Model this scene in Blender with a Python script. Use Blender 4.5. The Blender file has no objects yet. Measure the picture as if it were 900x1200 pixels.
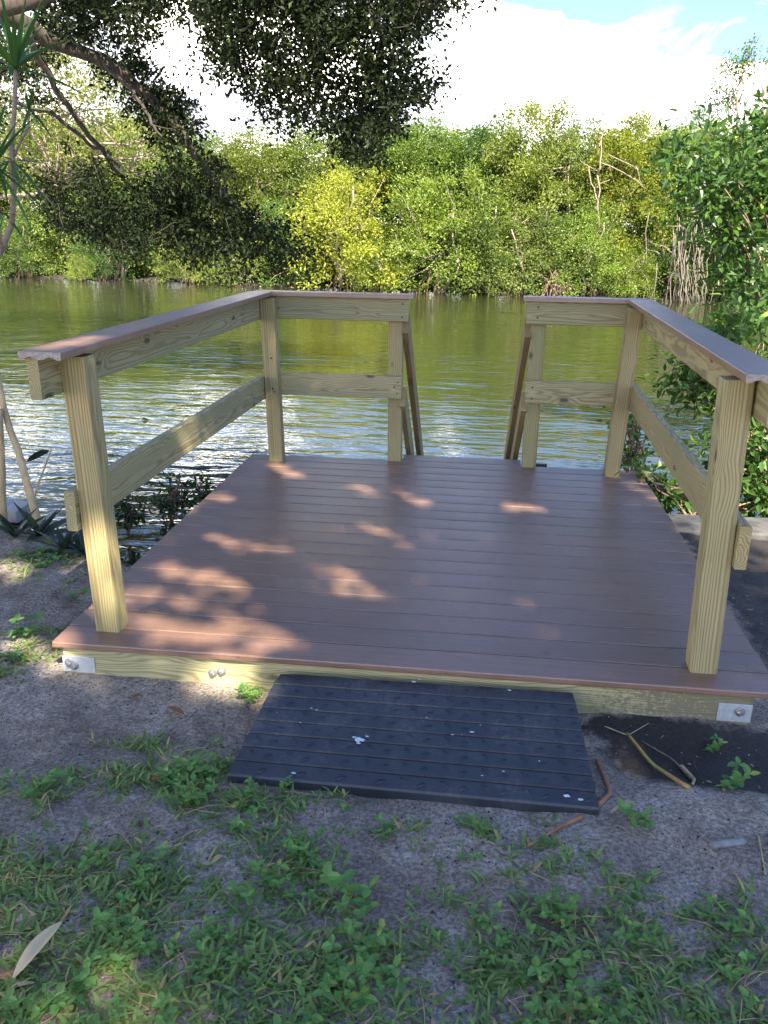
import bpy, math, random
import numpy as np
from mathutils import Vector, Matrix
R = math.radians
rng = np.random.default_rng(7)
random.seed(7)
S = bpy.context.scene
COL = S.collection

# ---------------------------------------------------------------- camera
CAM = np.array([1.4759, -2.5681, 1.4161]); FOC = 988.76; YAW, PIT, ROL = 0.1105, 0.3210, -0.0175
def ray(u, v):
    a = (u-450)/FOC; b = (600-v)/FOC
    c, s = math.cos(ROL), math.sin(ROL); x = c*a+s*b; up = -s*a+c*b
    c, s = math.cos(PIT), math.sin(PIT); y = c+s*up; z = -s+c*up
    c, s = math.cos(YAW), math.sin(YAW)
    return np.array([c*x-s*y, s*x+c*y, z])
def on(u, v, ax, val):
    d = ray(u, v); return CAM+d*((val-CAM[ax])/d[ax])
cam = bpy.data.objects.new('camera', bpy.data.cameras.new('camera')); COL.objects.link(cam)
fw = ray(450, 600); rt = ray(451, 600)-fw; up = ray(450, 599)-fw
rt /= np.linalg.norm(rt); up /= np.linalg.norm(up); fw = fw/np.linalg.norm(fw)
m = Matrix.Identity(4)
for i in range(3):
    m[i][0] = rt[i]; m[i][1] = up[i]; m[i][2] = -fw[i]; m[i][3] = CAM[i]
cam.matrix_world = m
cam.data.sensor_fit = 'VERTICAL'; cam.data.sensor_height = 24; cam.data.lens = FOC/1200*24
cam.data.clip_start = 0.02; cam.data.clip_end = 5000
S.camera = cam

# ---------------------------------------------------------------- sun, sky, exposure
SUN = Vector((0.34, -0.70, 0.92)).normalized()
sl = bpy.data.lights.new('sun', 'SUN'); sl.energy = 3.0; sl.angle = R(0.5); sl.color = (1, .90, .74)
so = bpy.data.objects.new('sun', sl); COL.objects.link(so); so.rotation_euler = SUN.to_track_quat('Z', 'Y').to_euler()
so.location = (3, -7, 9)
S.view_settings.view_transform = 'Standard'; S.view_settings.look = 'None'
S.view_settings.exposure = 2.85; S.view_settings.gamma = 1

class NT:
    def __init__(s, tree): s.t = tree; s.n = tree.nodes; s.l = tree.links
    def __call__(s, typ, ins=None, **kw):
        n = s.n.new(typ)
        for k, v in kw.items(): setattr(n, k, v)
        for k, v in (ins or {}).items():
            if isinstance(v, bpy.types.NodeSocket): s.l.new(v, n.inputs[k])
            else: n.inputs[k].default_value = v
        return n
    def mth(s, op, a, b=0., c=None, clamp=False):
        d = {0: a, 1: b}
        if c is not None: d[2] = c
        return s('ShaderNodeMath', d, operation=op, use_clamp=clamp).outputs[0]
    def noise(s, vec, scale, detail=3, rough=.55, dist=0., out='Fac'):
        return s('ShaderNodeTexNoise', {'Vector': vec, 'Scale': scale, 'Detail': detail, 'Roughness': rough, 'Distortion': dist}).outputs[out]
    def ramp(s, f, stops, interp='LINEAR'):
        n = s('ShaderNodeValToRGB', {'Fac': f}); r = n.color_ramp; r.interpolation = interp
        while len(r.elements) < len(stops): r.elements.new(0.5)
        for e, (p, c) in zip(r.elements, stops):
            e.position = p; e.color = (c, c, c, 1) if isinstance(c, (int, float)) else (*c, 1)
        return n.outputs[0]
    def mix(s, f, a, b, mode='MIX'):
        n = s('ShaderNodeMix', data_type='RGBA', blend_type=mode)
        for i, v in ((0, f), (6, a), (7, b)):
            if isinstance(v, bpy.types.NodeSocket): s.l.new(v, n.inputs[i])
            elif i == 0: n.inputs[0].default_value = v
            else: n.inputs[i].default_value = (*v, 1)
        return n.outputs[2]
    def mapping(s, vec, scale=(1, 1, 1), loc=(0, 0, 0), rot=(0, 0, 0)):
        return s('ShaderNodeMapping', {'Vector': vec, 'Scale': scale, 'Location': loc, 'Rotation': rot}).outputs[0]

W = bpy.data.worlds.new('World'); S.world = W; W.use_nodes = True
t = NT(W.node_tree); t.n.clear()
sky = t('ShaderNodeTexSky', sky_type='NISHITA', sun_disc=False, sun_elevation=math.asin(SUN.z), sun_rotation=math.atan2(SUN.x, SUN.y), air_density=1.0, dust_density=.6, ozone_density=1.6)
tc = t('ShaderNodeTexCoord').outputs['Generated']
sep = t('ShaderNodeSeparateXYZ', {0: tc})
el = sep.outputs[2]
# cloud deck: cumulus bank low over the far trees, thinning to scattered puffs and wisps higher up
base = t.noise(t.mapping(tc, (1, 1, 1.7), (3.1, 1.7, .4)), 2.3, 7, .55, .25)
fine = t.noise(t.mapping(tc, (1, 1, 1.5), (.3, 5.7, 1.4)), 11, 6, .6, .4)
az = t.mth('DIVIDE', sep.outputs[0], t.mth('MAXIMUM', sep.outputs[1], .05))
# height of the bank's upper edge falls to the right
edge = t.mth('ADD', .229, t.mth('MULTIPLY', t.mth('MAXIMUM', az, -.02), -.26))
low = t.mth('MULTIPLY', t.mth('SUBTRACT', edge, el), 9.)
low = t.mth('ADD', t.mth('MAXIMUM', t.mth('MINIMUM', low, .5), -.24), .03)
dens = t.mth('ADD', t.mth('ADD', t.mth('MULTIPLY', base, 1.), t.mth('MULTIPLY', fine, .42)), low)
mask = t.ramp(dens, [(.715, 0), (.80, 1)])
wisp = t.ramp(t.noise(t.mapping(tc, (1, 2.2, 4), (.2, .1, .9), (0, .2, .3)), 4.2, 6, .6, .8), [(.56, 0), (.85, .35)])
mask = t.mth('MAXIMUM', mask, wisp)
shade = t.ramp(t.noise(t.mapping(tc, (1, 1, 2), (7, 2, 1)), 7, 5, .55, .3), [(.36, (1.45, 1.5, 1.65)), (.47, (3.2, 3.25, 3.4)), (.58, (7.2, 6.65, 5.8))])
skyc = t.mix(1., sky.outputs[0], (.25, .275, .345), 'MULTIPLY')
bg = t('ShaderNodeBackground', {'Color': t.mix(mask, skyc, shade), 'Strength': .15})
t('ShaderNodeOutputWorld', {0: bg.outputs[0]})

# ---------------------------------------------------------------- materials
def newmat(name):
    mt = bpy.data.materials.new(name); mt.use_nodes = True
    q = NT(mt.node_tree); q.n.clear(); return mt, q
def finish(q, col, rough=.7, bump=None, bstr=.3, bdist=.01, **kw):
    p = q('ShaderNodeBsdfPrincipled', {'Base Color': col if isinstance(col, bpy.types.NodeSocket) else (*col, 1), 'Roughness': rough, **kw})
    if bump is not None:
        b = q('ShaderNodeBump', {'Height': bump, 'Strength': bstr, 'Distance': bdist}); q.l.new(b.outputs[0], p.inputs['Normal'])
    q('ShaderNodeOutputMaterial', {0: p.outputs[0]})
    return p
def objco(q):
    co = q('ShaderNodeTexCoord').outputs['Object']; oi = q('ShaderNodeObjectInfo')
    off = q('ShaderNodeCombineXYZ', {0: q.mth('MULTIPLY', oi.outputs['Random'], 37.), 1: 0., 2: 0.}).outputs[0]
    return q('ShaderNodeVectorMath', {0: co, 1: off}, operation='ADD').outputs[0], oi, co

def mat_pine(name='treated_pine', dirt=False, a=(.37, .315, .175), b=(.165, .112, .052)):
    mt, q = newmat(name)
    co, oi, raw = objco(q)
    s3 = q('ShaderNodeSeparateXYZ', {0: co})
    # knots: sparse cells stretched along the board
    vo = q('ShaderNodeTexVoronoi', {'Vector': q.mapping(co, (3.2, 8., 8.), (0, 3.3, 1.2)), 'Scale': 1., 'Randomness': 1.})
    kn = q.ramp(vo.outputs['Distance'], [(.08, 1), (.34, 0)])
    wob = q.noise(q.mapping(co, (.9, 6, 6)), 2.2, 2, .5)
    yy = q.mth('ADD', s3.outputs[1], q.mth('ADD', q.mth('MULTIPLY', q.mth('SUBTRACT', oi.outputs['Random'], .5), .12), .02))
    zz = q.mth('ADD', s3.outputs[2], q.mth('MULTIPLY', wob, .05))
    rr = q.mth('SQRT', q.mth('ADD', q.mth('MULTIPLY', yy, yy), q.mth('MULTIPLY', zz, zz)))
    rr = q.mth('ADD', q.mth('ADD', rr, q.mth('MULTIPLY', wob, .045)), q.mth('MULTIPLY', kn, .014))
    ring = q.mth('ADD', q.mth('MULTIPLY', q.mth('SINE', q.mth('MULTIPLY', rr, 760.)), .5), .5)
    ring = q.mth('POWER', ring, 1.6)
    fib = q.noise(q.mapping(co, (6, 260, 260)), 1., 3, .6)
    blot = q.noise(q.mapping(co, (1.2, 7, 7)), 1.5, 4, .6)
    f = q.mth('ADD', q.mth('MULTIPLY', ring, .75), q.mth('MULTIPLY', q.mth('SUBTRACT', fib, .5), 1.), clamp=True)
    c = q.mix(f, a, b)
    c = q.mix(q.ramp(blot, [(.4, 0), (.7, .5)]), c, (.19, .20, .10))
    core = q.ramp(vo.outputs['Distance'], [(.07, 1), (.12, 0)])
    c = q.mix(q.mth('MULTIPLY', core, .85), c, (.05, .028, .015))
    if dirt:
        rx = q('ShaderNodeSeparateXYZ', {0: raw}).outputs
        dn = q.noise(raw, 75, 4, .7); dm = q.ramp(q.mth('ADD', dn, q.mth('MULTIPLY', q.mth('SUBTRACT', rx[0], .75), .6)), [(.45, 0), (.62, .75)])
        dm2 = q.ramp(q.mth('SUBTRACT', q.noise(raw, 30, 4, .6), q.mth('MULTIPLY', q.mth('ADD', rx[2], .05), 6.)), [(.5, 0), (.75, .8)])
        c = q.mix(q.mth('MAXIMUM', q.mth('MULTIPLY', dm, q.ramp(rx[0], [(.55, 0), (.72, 1)])), q.mth('MULTIPLY', dm2, .7)), c, (.10, .085, .06))
    c = q.mix(1., c, oi.outputs['Color'], 'MULTIPLY')
    h = q.mth('ADD', q.mth('MULTIPLY', ring, .6), fib)
    finish(q, c, .68, h, .35, .0015)
    return mt
def mat_composite(name, end=False):
    mt, q = newmat(name)
    co, oi, raw = objco(q)
    if end:
        n = q.noise(co, 120, 4, .6)
        finish(q, q.ramp(n, [(.3, (.17, .13, .11)), (.7, (.36, .32, .29))]), .8, n, .3, .002); return mt
    st = q.noise(q.mapping(co, (2.2, 150, 60)), 1., 5, .62)
    st2 = q.noise(q.mapping(co, (7., 420, 60)), 1., 3, .6)
    bl = q.noise(q.mapping(raw, (2.5, 9, 1)), 1., 4, .6)
    c = q.ramp(q.mth('ADD', q.mth('MULTIPLY', st, .6), q.mth('MULTIPLY', st2, .4)), [(.34, (.095, .051, .032)), (.62, (.215, .119, .075))])
    c = q.mix(q.ramp(bl, [(.35, 0), (.75, .35)]), c, (.24, .15, .115))
    c = q.mix(1., c, oi.outputs['Color'], 'MULTIPLY')
    wp = q('ShaderNodeNewGeometry').outputs['Position']
    du = q.ramp(q.mth('ADD', q.mth('MULTIPLY', q.noise(wp, 2.3, 5, .65), .6), q.mth('MULTIPLY', q.noise(wp, 38, 4, .7), .4)), [(.50, 0), (.68, .24)])
    c = q.mix(du, c, (.28, .21, .16))
    sp = q.ramp(q.noise(raw, 55, 2, .5), [(.70, 0), (.74, .6)])
    c = q.mix(sp, c, (.05, .04, .035))
    h = q.mth('ADD', st, q.mth('MULTIPLY', st2, .8))
    rg = q.ramp(q.mth('ADD', q.mth('MULTIPLY', st, .5), q.mth('MULTIPLY', bl, .5)), [(.35, .30), (.65, .48)])
    p = finish(q, c, rg, h, .4, .0012)
    p.inputs['Specular IOR Level'].default_value = 1.
    return mt
def mat_simple(name, c1, c2, sc=20, rough=.7, bstr=.4, bd=.004, stretch=(1, 1, 1), **kw):
    mt, q = newmat(name)
    co, oi, raw = objco(q)
    n = q.noise(q.mapping(co, stretch), sc, 5, .6)
    finish(q, q.mix(q.ramp(n, [(.3, 0), (.7, 1)]), c1, c2), rough, n, bstr, bd, **kw)
    return mt
def mat_leaf(name, c1, c2, trans=.3, rough=.45, yellow=None, spec=.35):
    mt, q = newmat(name)
    at = q('ShaderNodeAttribute', attribute_name='var', attribute_type='GEOMETRY').outputs['Fac']
    oi = q('ShaderNodeObjectInfo')
    stops = [(0, c1), (.85, c2)]
    if yellow: stops += [(.97, yellow)]
    c = q.mix(1., q.ramp(at, stops), oi.outputs['Color'], 'MULTIPLY')
    p = q('ShaderNodeBsdfPrincipled', {'Base Color': c, 'Roughness': rough, 'Specular IOR Level': spec})
    tr = q('ShaderNodeBsdfTranslucent', {'Color': q.mix(1., c, (1.15, 1.25, .55), 'MULTIPLY')})
    mx = q('ShaderNodeMixShader', {0: trans, 1: p.outputs[0], 2: tr.outputs[0]})
    q('ShaderNodeOutputMaterial', {0: mx.outputs[0]})
    return mt

PINE = mat_pine(); PINED = mat_pine('dirty_pine', True)
COMP = mat_composite('composite_board'); COMPE = mat_composite('composite_cut_end', True)
BARK = mat_simple('oak_bark', (.022, .017, .013), (.07, .056, .044), 18, .9, .8, .02, (1, 1, .3))
PALEBARK = mat_simple('mangrove_bark', (.16, .12, .09), (.34, .28, .22), 12, .9, .6, .01)
ROOT = mat_simple('prop_root_bark', (.05, .03, .022), (.17, .11, .08), 12, .9)
DEAD = mat_simple('bleached_wood', (.30, .27, .24), (.52, .48, .44), 14, .9)
TWIG = mat_simple('twig', (.10, .06, .04), (.30, .21, .14), 60, .85)
TAN = mat_simple('dry_stalk', (.30, .21, .10), (.52, .40, .22), 25, .7, .4, .003, (1, 1, .4))
STALK = mat_simple('dracaena_bark', (.13, .10, .075), (.26, .21, .16), 30, .8)
AROOT = mat_simple('aerial_root', (.10, .08, .06), (.22, .185, .15), 20, .85)
STEEL = mat_simple('galvanised_steel', (.50, .52, .53), (.72, .74, .75), 60, .42, .15, .001, Metallic=.55)
BOLT = mat_simple('bolt_steel', (.20, .20, .20), (.42, .42, .41), 120, .45, .3, .001, Metallic=.7)
SCREW = mat_simple('screw', (.012, .010, .008), (.03, .025, .02), 100, .6)
RUBBER, q = newmat('black_rubber')
co, oi, raw = objco(q); wp = q('ShaderNodeNewGeometry').outputs['Position']
n1 = q.noise(wp, 5, 6, .65); n2 = q.noise(wp, 70, 5, .7); n3 = q.noise(q.mapping(wp, (8, 60, 1)), 1.6, 4, .6)
c = q.mix(q.ramp(n1, [(.35, 0), (.7, 1)]), (.020, .023, .028), (.042, .046, .053))
c = q.mix(q.ramp(q.mth('ADD', q.mth('MULTIPLY', n1, .5), q.mth('MULTIPLY', n2, .5)), [(.52, 0), (.68, .45)]), c, (.15, .14, .125))
c = q.mix(q.ramp(n3, [(.62, 0), (.75, .35)]), c, (.13, .14, .15))
finish(q, c, q.ramp(n1, [(.3, .30), (.7, .52)]), n2, .25, .001)
PAINT = mat_simple('pale_splash', (.42, .50, .53), (.66, .72, .74), 90, .7)
CONC = mat_simple('weathered_concrete', (.04, .04, .04), (.11, .108, .10), 14, .9, .5, .006)
WHITEC = mat_simple('white_capping', (.26, .25, .23), (.42, .41, .38), 14, .7)
DARKW = mat_simple('dark_piling', (.025, .022, .02), (.07, .06, .05), 20, .9, .5, .01, (1, 1, .2))
MUD = mat_simple('bank_mud', (.018, .015, .011), (.055, .045, .033), 3, .9, .6, .05)
GREYP = mat_simple('grey_tube', (.14, .14, .135), (.26, .26, .25), 40, .8)
FROND = mat_simple('dry_frond', (.20, .085, .045), (.38, .20, .10), 30, .8, .5, .003, (1, 1, .2))
YSTEM = mat_simple('yellow_stem', (.28, .15, .05), (.30, .31, .07), 8, .6)
DRYLEAF = mat_leaf('dry_leaf', (.18, .10, .05), (.42, .32, .18), .2, .7)
GRASSM = mat_leaf('grass_blade', (.09, .16, .045), (.27, .38, .11), .35, .5, (.42, .34, .16))
WEEDM = mat_leaf('weed_leaf', (.08, .18, .05), (.19, .35, .09), .35, .5, (.35, .38, .08))
OAKM = mat_leaf('oak_leaf', (.006, .011, .004), (.021, .030, .010), .22, .5, (.08, .10, .03), .12)  # dark tone includes the shade on the hanging foliage
MANGM = mat_leaf('mangrove_leaf', (.085, .125, .03), (.25, .32, .06), .42, .42, (.42, .42, .14))
BUTM = mat_leaf('buttonwood_leaf', (.022, .060, .016), (.12, .21, .04), .35, .36, (.28, .36, .07))
SPIKEM = mat_leaf('dracaena_leaf', (.025, .07, .022), (.07, .15, .04), .3, .4)
BOATM = mat_leaf('boat_lily_leaf', (.018, .030, .020), (.05, .075, .045), .15, .35)

# ---------------------------------------------------------------- mesh helpers
def tag(o, label=None, cat=None, group=None, kind=None):
    if label: o['label'] = label
    if cat: o['category'] = cat
    if group: o['group'] = group
    if kind: o['kind'] = kind
    return o
def empty(name, loc, label, cat, group=None):
    o = bpy.data.objects.new(name, None); o.empty_display_size = .1; COL.objects.link(o)
    o.location = loc
    return tag(o, label, cat, group)
def obj(name, me, parent=None, mat=None, loc=(0, 0, 0), mw=None, color=None):
    o = bpy.data.objects.new(name, me); COL.objects.link(o)
    if mat and not me.materials: me.materials.append(mat)
    M = mw if mw is not None else Matrix.Translation(loc)
    if parent:
        pm = parent.matrix_basis.copy(); pp = parent.parent
        while pp: pm = pp.matrix_basis @ pm; pp = pp.parent
        o.parent = parent; o.matrix_basis = pm.inverted() @ M
    else: o.matrix_basis = M
    if color: o.color = (*color, 1)
    return o
def me_arr(name, V, F, mats=(), smooth=False, var=None, midx=None):
    """V (n,3); F list of arrays each (k, nverts)"""
    me = bpy.data.meshes.new(name)
    V = np.asarray(V, np.float32)
    if isinstance(F, np.ndarray): F = [F]
    F = [np.asarray(f, np.int32) for f in F if len(f)]
    me.vertices.add(len(V)); me.vertices.foreach_set('co', V.ravel())
    loops = np.concatenate([f.ravel() for f in F]); cnt = np.concatenate([np.full(len(f), f.shape[1], np.int32) for f in F])
    st = np.concatenate([[0], np.cumsum(cnt)[:-1]]).astype(np.int32)
    me.loops.add(len(loops)); me.loops.foreach_set('vertex_index', loops)
    me.polygons.add(len(cnt)); me.polygons.foreach_set('loop_start', st); me.polygons.foreach_set('loop_total', cnt)
    if midx is not None: me.polygons.foreach_set('material_index', np.asarray(midx, np.int32))
    me.polygons.foreach_set('use_smooth', np.full(len(cnt), smooth, bool))
    if var is not None:
        a = me.attributes.new('var', 'FLOAT', 'POINT'); a.data.foreach_set('value', np.asarray(var, np.float32))
    me.update(calc_edges=True); me.validate()
    for m_ in mats: me.materials.append(m_)
    return me
def join(parts):
    V = []; F = []; o = 0
    for v, f in parts:
        V.append(np.asarray(v, float)); F += [np.asarray(a)+o for a in (f if isinstance(f, list) else [f])]; o += len(v)
    return np.concatenate(V), F
def rrect(w, h, r, seg=2):
    P = []
    for cx, cy, a0 in ((w/2-r, h/2-r, 0), (-w/2+r, h/2-r, 90), (-w/2+r, -h/2+r, 180), (w/2-r, -h/2+r, 270)):
        for i in range(seg+1):
            a = R(a0+90*i/seg); P.append((cx+r*math.cos(a), cy+r*math.sin(a)))
    return P
def beam_me(name, L, prof, mats, sk0=0, sk1=0, endmat=0, nseg=1, bow=0):
    """length along local X (centred), profile in local Y (lateral), Z. skew shifts the ends with y."""
    n = len(prof); V = []
    for k in range(nseg+1):
        tt = k/nseg
        for y, z in prof:
            x = -L/2+L*tt+(sk0*y)*(1-tt)+(sk1*y)*tt
            V.append((x, y, z+bow*math.sin(math.pi*tt)))
    Q = [[(k*n+i), ((k+1)*n+i), ((k+1)*n+(i+1) % n), (k*n+(i+1) % n)] for k in range(nseg) for i in range(n)]
    E = [list(range(n)), [nseg*n+i for i in range(n)][::-1]]
    return me_arr(name, V, [np.array(Q), np.array(E)], mats, False, None, [0]*len(Q)+[endmat]*2)
def frame(p0, p1, upv=(0, 0, 1)):
    a, b = Vector(p0), Vector(p1); x = (b-a).normalized(); z = Vector(upv); y = z.cross(x).normalized(); z = x.cross(y)
    M = Matrix((x, y, z)).transposed().to_4x4(); M.translation = (a+b)/2
    return M, (b-a).length
def beam(name, p0, p1, w, h, parent, mat=None, r=.004, upv=(0, 0, 1), color=None, prof=None, mats=None, **kw):
    M, L = frame(p0, p1, upv)
    me = beam_me(name, L, prof or rrect(w, h, r), mats or [mat or PINE], **kw)
    return obj(name, me, parent, mw=M, color=color)
def tube(path, rad, n=8, cap=True):
    P = np.asarray(path, float); m_ = len(P); rad = np.broadcast_to(rad, m_)
    T = np.gradient(P, axis=0); T /= np.linalg.norm(T, axis=1)[:, None]+1e-9
    ref = np.array([0, 0, 1.]) if abs(T[0][2]) < .9 else np.array([1., 0, 0])
    V = []
    for i in range(m_):
        a = np.cross(T[i], ref); a /= np.linalg.norm(a)+1e-9; b = np.cross(T[i], a); ref = np.cross(a, T[i]) if True else ref
        for k in range(n):
            g = 2*math.pi*k/n; V.append(P[i]+rad[i]*(math.cos(g)*a+math.sin(g)*b))
    Q = np.array([[i*n+k, (i+1)*n+k, (i+1)*n+(k+1) % n, i*n+(k+1) % n] for i in range(m_-1) for k in range(n)])
    F = [Q]
    if cap: F.append(np.array([list(range(n)), [(m_-1)*n+k for k in range(n)][::-1]]))
    return np.array(V), F
def bend(a, b, n=8, wob=.1, sag=0., r=None):
    r = r or rng
    a, b = np.array(a, float), np.array(b, float); t_ = np.linspace(0, 1, n)[:, None]
    L = np.linalg.norm(b-a); off = np.cumsum(r.normal(0, 1, (n, 3)), 0)*wob*L/n
    off -= off[0]+(off[-1]-off[0])*t_
    p = a+(b-a)*t_+off; p[:, 2] += -sag*L*4*(t_*(1-t_))[:, 0]
    return p
def leaves(P, A, N, L, Wd, six=False, fold=.18, r=None):
    r = r or rng
    n = len(P); A = A/(np.linalg.norm(A, axis=1)[:, None]+1e-9)
    B = np.cross(N, A); B /= np.linalg.norm(B, axis=1)[:, None]+1e-9; N = np.cross(A, B)
    L = np.broadcast_to(L, n)[:, None]; Wd = np.broadcast_to(Wd, n)[:, None]
    if six: T = [(0, 0, 0), (.3, .5, fold), (.7, .38, fold*.6), (1, 0, -.08), (.7, -.38, fold*.6), (.3, -.5, fold)]
    else: T = [(0, 0, 0), (.48, .5, fold), (1, 0, -.08), (.48, -.5, fold)]
    V = np.stack([P+A*L*a+B*Wd*b+N*Wd*c for a, b, c in T], 1).reshape(-1, 3)
    k = len(T); o = (np.arange(n)*k)[:, None]
    F = np.concatenate([o+np.array([[0, 1, 2, 3]]), o+np.array([[0, 3, 4, 5]])]) if six else np.concatenate([o+np.array([[0, 1, 2]]), o+np.array([[0, 2, 3]])])
    return V, F, k
def unit(n, r=None):
    v = (r or rng).normal(0, 1, (n, 3)); return v/np.linalg.norm(v, axis=1)[:, None]
def crown_me(name, C, rad, per, L, Wd, mat, six=False, r=None, upb=.6, flat=.8, keep=None, centre=None, stretch=.9, stray=.12):
    """leaf clumps: centres C, radius rad, per leaves each"""
    r = r or rng; C = np.asarray(C, float); n = len(C)
    rad = np.broadcast_to(rad, n); per = np.broadcast_to(per, n).astype(int)
    idx = np.repeat(np.arange(n), per); m_ = len(idx)
    d = unit(m_, r)*(r.random(m_)**.45)[:, None]; d[:, 2] *= flat
    tw = unit(n, r); tw[:, 2] *= .5
    lo = r.random(m_) < stray; P = C[idx]+d*rad[idx][:, None]*np.where(lo, 1.9, 1.)[:, None]+tw[idx]*((r.random(m_)*2-1)*rad[idx]*stretch)[:, None]
    if keep is not None:
        k = keep(P); P = P[k]; d = d[k]; idx = idx[k]; m_ = len(P)
    out = d/(np.linalg.norm(d, axis=1)[:, None]+1e-6)
    if centre is not None:
        oc = P-np.asarray(centre); oc /= np.linalg.norm(oc, axis=1)[:, None]+1e-6; out = out+.6*oc
    A = out*.8+unit(m_, r)*.8; A[:, 2] -= .1
    N = unit(m_, r)*.75+np.array([0, 0, upb])+out*.5
    s = r.uniform(.7, 1.25, m_)
    V, F, k = leaves(P, A, N, L*s, Wd*s, six, r=r)
    cv = r.normal(0, .13, n)[idx]
    var = np.clip(.42+cv+r.normal(0, .17, m_), 0, 1); var = np.where(r.random(m_) < .015, 1., var*.9)
    return me_arr(name, V, F, [mat], False, np.repeat(var, k))

# ---------------------------------------------------------------- ground, bank, water, seabed
def vnoise(x, y, s, seed=0):
    r = np.random.default_rng(seed); g = r.random((64, 64)); X = x*s+100; Y = y*s+100
    xi = np.floor(X).astype(int); yi = np.floor(Y).astype(int); fx = X-xi; fy = Y-yi
    fx = fx*fx*(3-2*fx); fy = fy*fy*(3-2*fy); G = lambda a, b: g[a % 64, b % 64]
    return (G(xi, yi)*(1-fx)+G(xi+1, yi)*fx)*(1-fy)+(G(xi, yi+1)*(1-fx)+G(xi+1, yi+1)*fx)*fy
def edge_y(x):
    # bank edge: seawall on the far left and right, slumped earth bank beside the deck's left side
    e = np.interp(x, [-1.5, -1.05, -.6, -.2, .1, 2.3, 2.6], [1.72, 1.65, 1.42, 1.22, 1.5, 1.9, 2.03])
    return e+np.where((x > -1.2) & (x < 2.3), (vnoise(x, x*0, 5, 3)-.5)*.12, 0)
def gz(x, y):
    x = np.asarray(x, float); y = np.asarray(y, float)
    z = -.135+(vnoise(x, y, 2.3, 1)-.5)*.03+(vnoise(x, y, 9, 2)-.5)*.014+(vnoise(x, y, 28, 4)-.5)*.007
    tr = np.exp(-(((x-2.35)/.42)**2)**2-(((y+.2)/.16)**2)**1.5)      # wet hollow in front of the right corner
    z = z-.055*tr
    sd = np.clip((x-2.5)/.3, 0, 1)*np.clip((y+.3)/.5, 0, 1); z = z-.03*sd
    s = y-edge_y(x)
    z = z-np.where(x < 2.4, np.clip((s+.25)/.25, 0, 1)*.06, 0)
    z = np.where(s > 0, z-np.clip(s/.16, 0, 1)*.75-np.clip(s-.16, 0, 3)*.25, z)
    return z
def axis(segs):
    a = []
    for lo, hi, st in segs: a += list(np.arange(lo, hi, st))
    return np.array(a+[segs[-1][1]])
gx = axis([(-60, -12, 6), (-12, -3, 1), (-3, -1.3, .1), (-1.3, 3.6, .018), (3.6, 6, .15), (6, 14, 1), (14, 60, 6)])
gy = axis([(-40, -6, 4), (-6, -1.8, .25), (-1.8, 2.5, .018), (2.5, 4.5, .25)])
X, Y = np.meshgrid(gx, gy); Z = gz(X, Y)
nx, ny = len(gx), len(gy); I = np.arange(nx*ny).reshape(ny, nx)
F = np.stack([I[:-1, :-1], I[:-1, 1:], I[1:, 1:], I[1:, :-1]], -1).reshape(-1, 4)
wet = np.exp(-(((X-2.33)/.42)**2)**2-(((Y+.16)/.19)**2)**1.5)+np.clip((X-2.5)/.25, 0, 1)*np.clip((Y+.15)/.3, 0, 1)*.9
wet = np.maximum(wet, np.exp(-((X-2.1)/.3)**2-((Y+.06)/.1)**2))+np.clip((Y-edge_y(X)+.12)/.1, 0, 1)
mt, q = newmat('sandy_soil')
co = q('ShaderNodeTexCoord').outputs['Object']
wa = q('ShaderNodeAttribute', attribute_name='var', attribute_type='GEOMETRY').outputs['Fac']
n1 = q.noise(co, 2.6, 5, .6, .3); n2 = q.noise(co, 14, 6, .65); n3 = q.noise(co, 90, 4, .7); n4 = q.noise(co, 330, 2, .6)
c = q.ramp(q.mth('ADD', q.mth('MULTIPLY', n1, .6), q.mth('MULTIPLY', n2, .4)), [(.36, (.20, .155, .113)), (.5, (.41, .35, .28)), (.62, (.60, .53, .44))])
c = q.mix(q.ramp(n3, [(.42, .7), (.60, 0)]), c, (.10, .072, .05))
c = q.mix(q.ramp(n4, [(.66, 0), (.72, .7)]), c, (.50, .47, .42))
c = q.mix(q.ramp(n4, [(.30, .7), (.36, 0)]), c, (.04, .032, .026))
wm = q.ramp(q.mth('ADD', wa, q.mth('MULTIPLY', q.mth('SUBTRACT', n2, .5), .9)), [(.35, 0), (.62, 1)])
c = q.mix(wm, c, q.ramp(n3, [(.3, (.012, .010, .009)), (.7, (.045, .036, .03))]))
h = q.mth('ADD', q.mth('ADD', q.mth('MULTIPLY', n2, 1.4), n3), q.mth('MULTIPLY', n4, .35))
finish(q, c, q.mth('SUBTRACT', .95, q.mth('MULTIPLY', wm, .3)), h, 1., .016)
tag(obj('ground', me_arr('ground', np.stack([X, Y, Z], -1).reshape(-1, 3), F, [mt], True, wet.ravel())), kind='structure')

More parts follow.
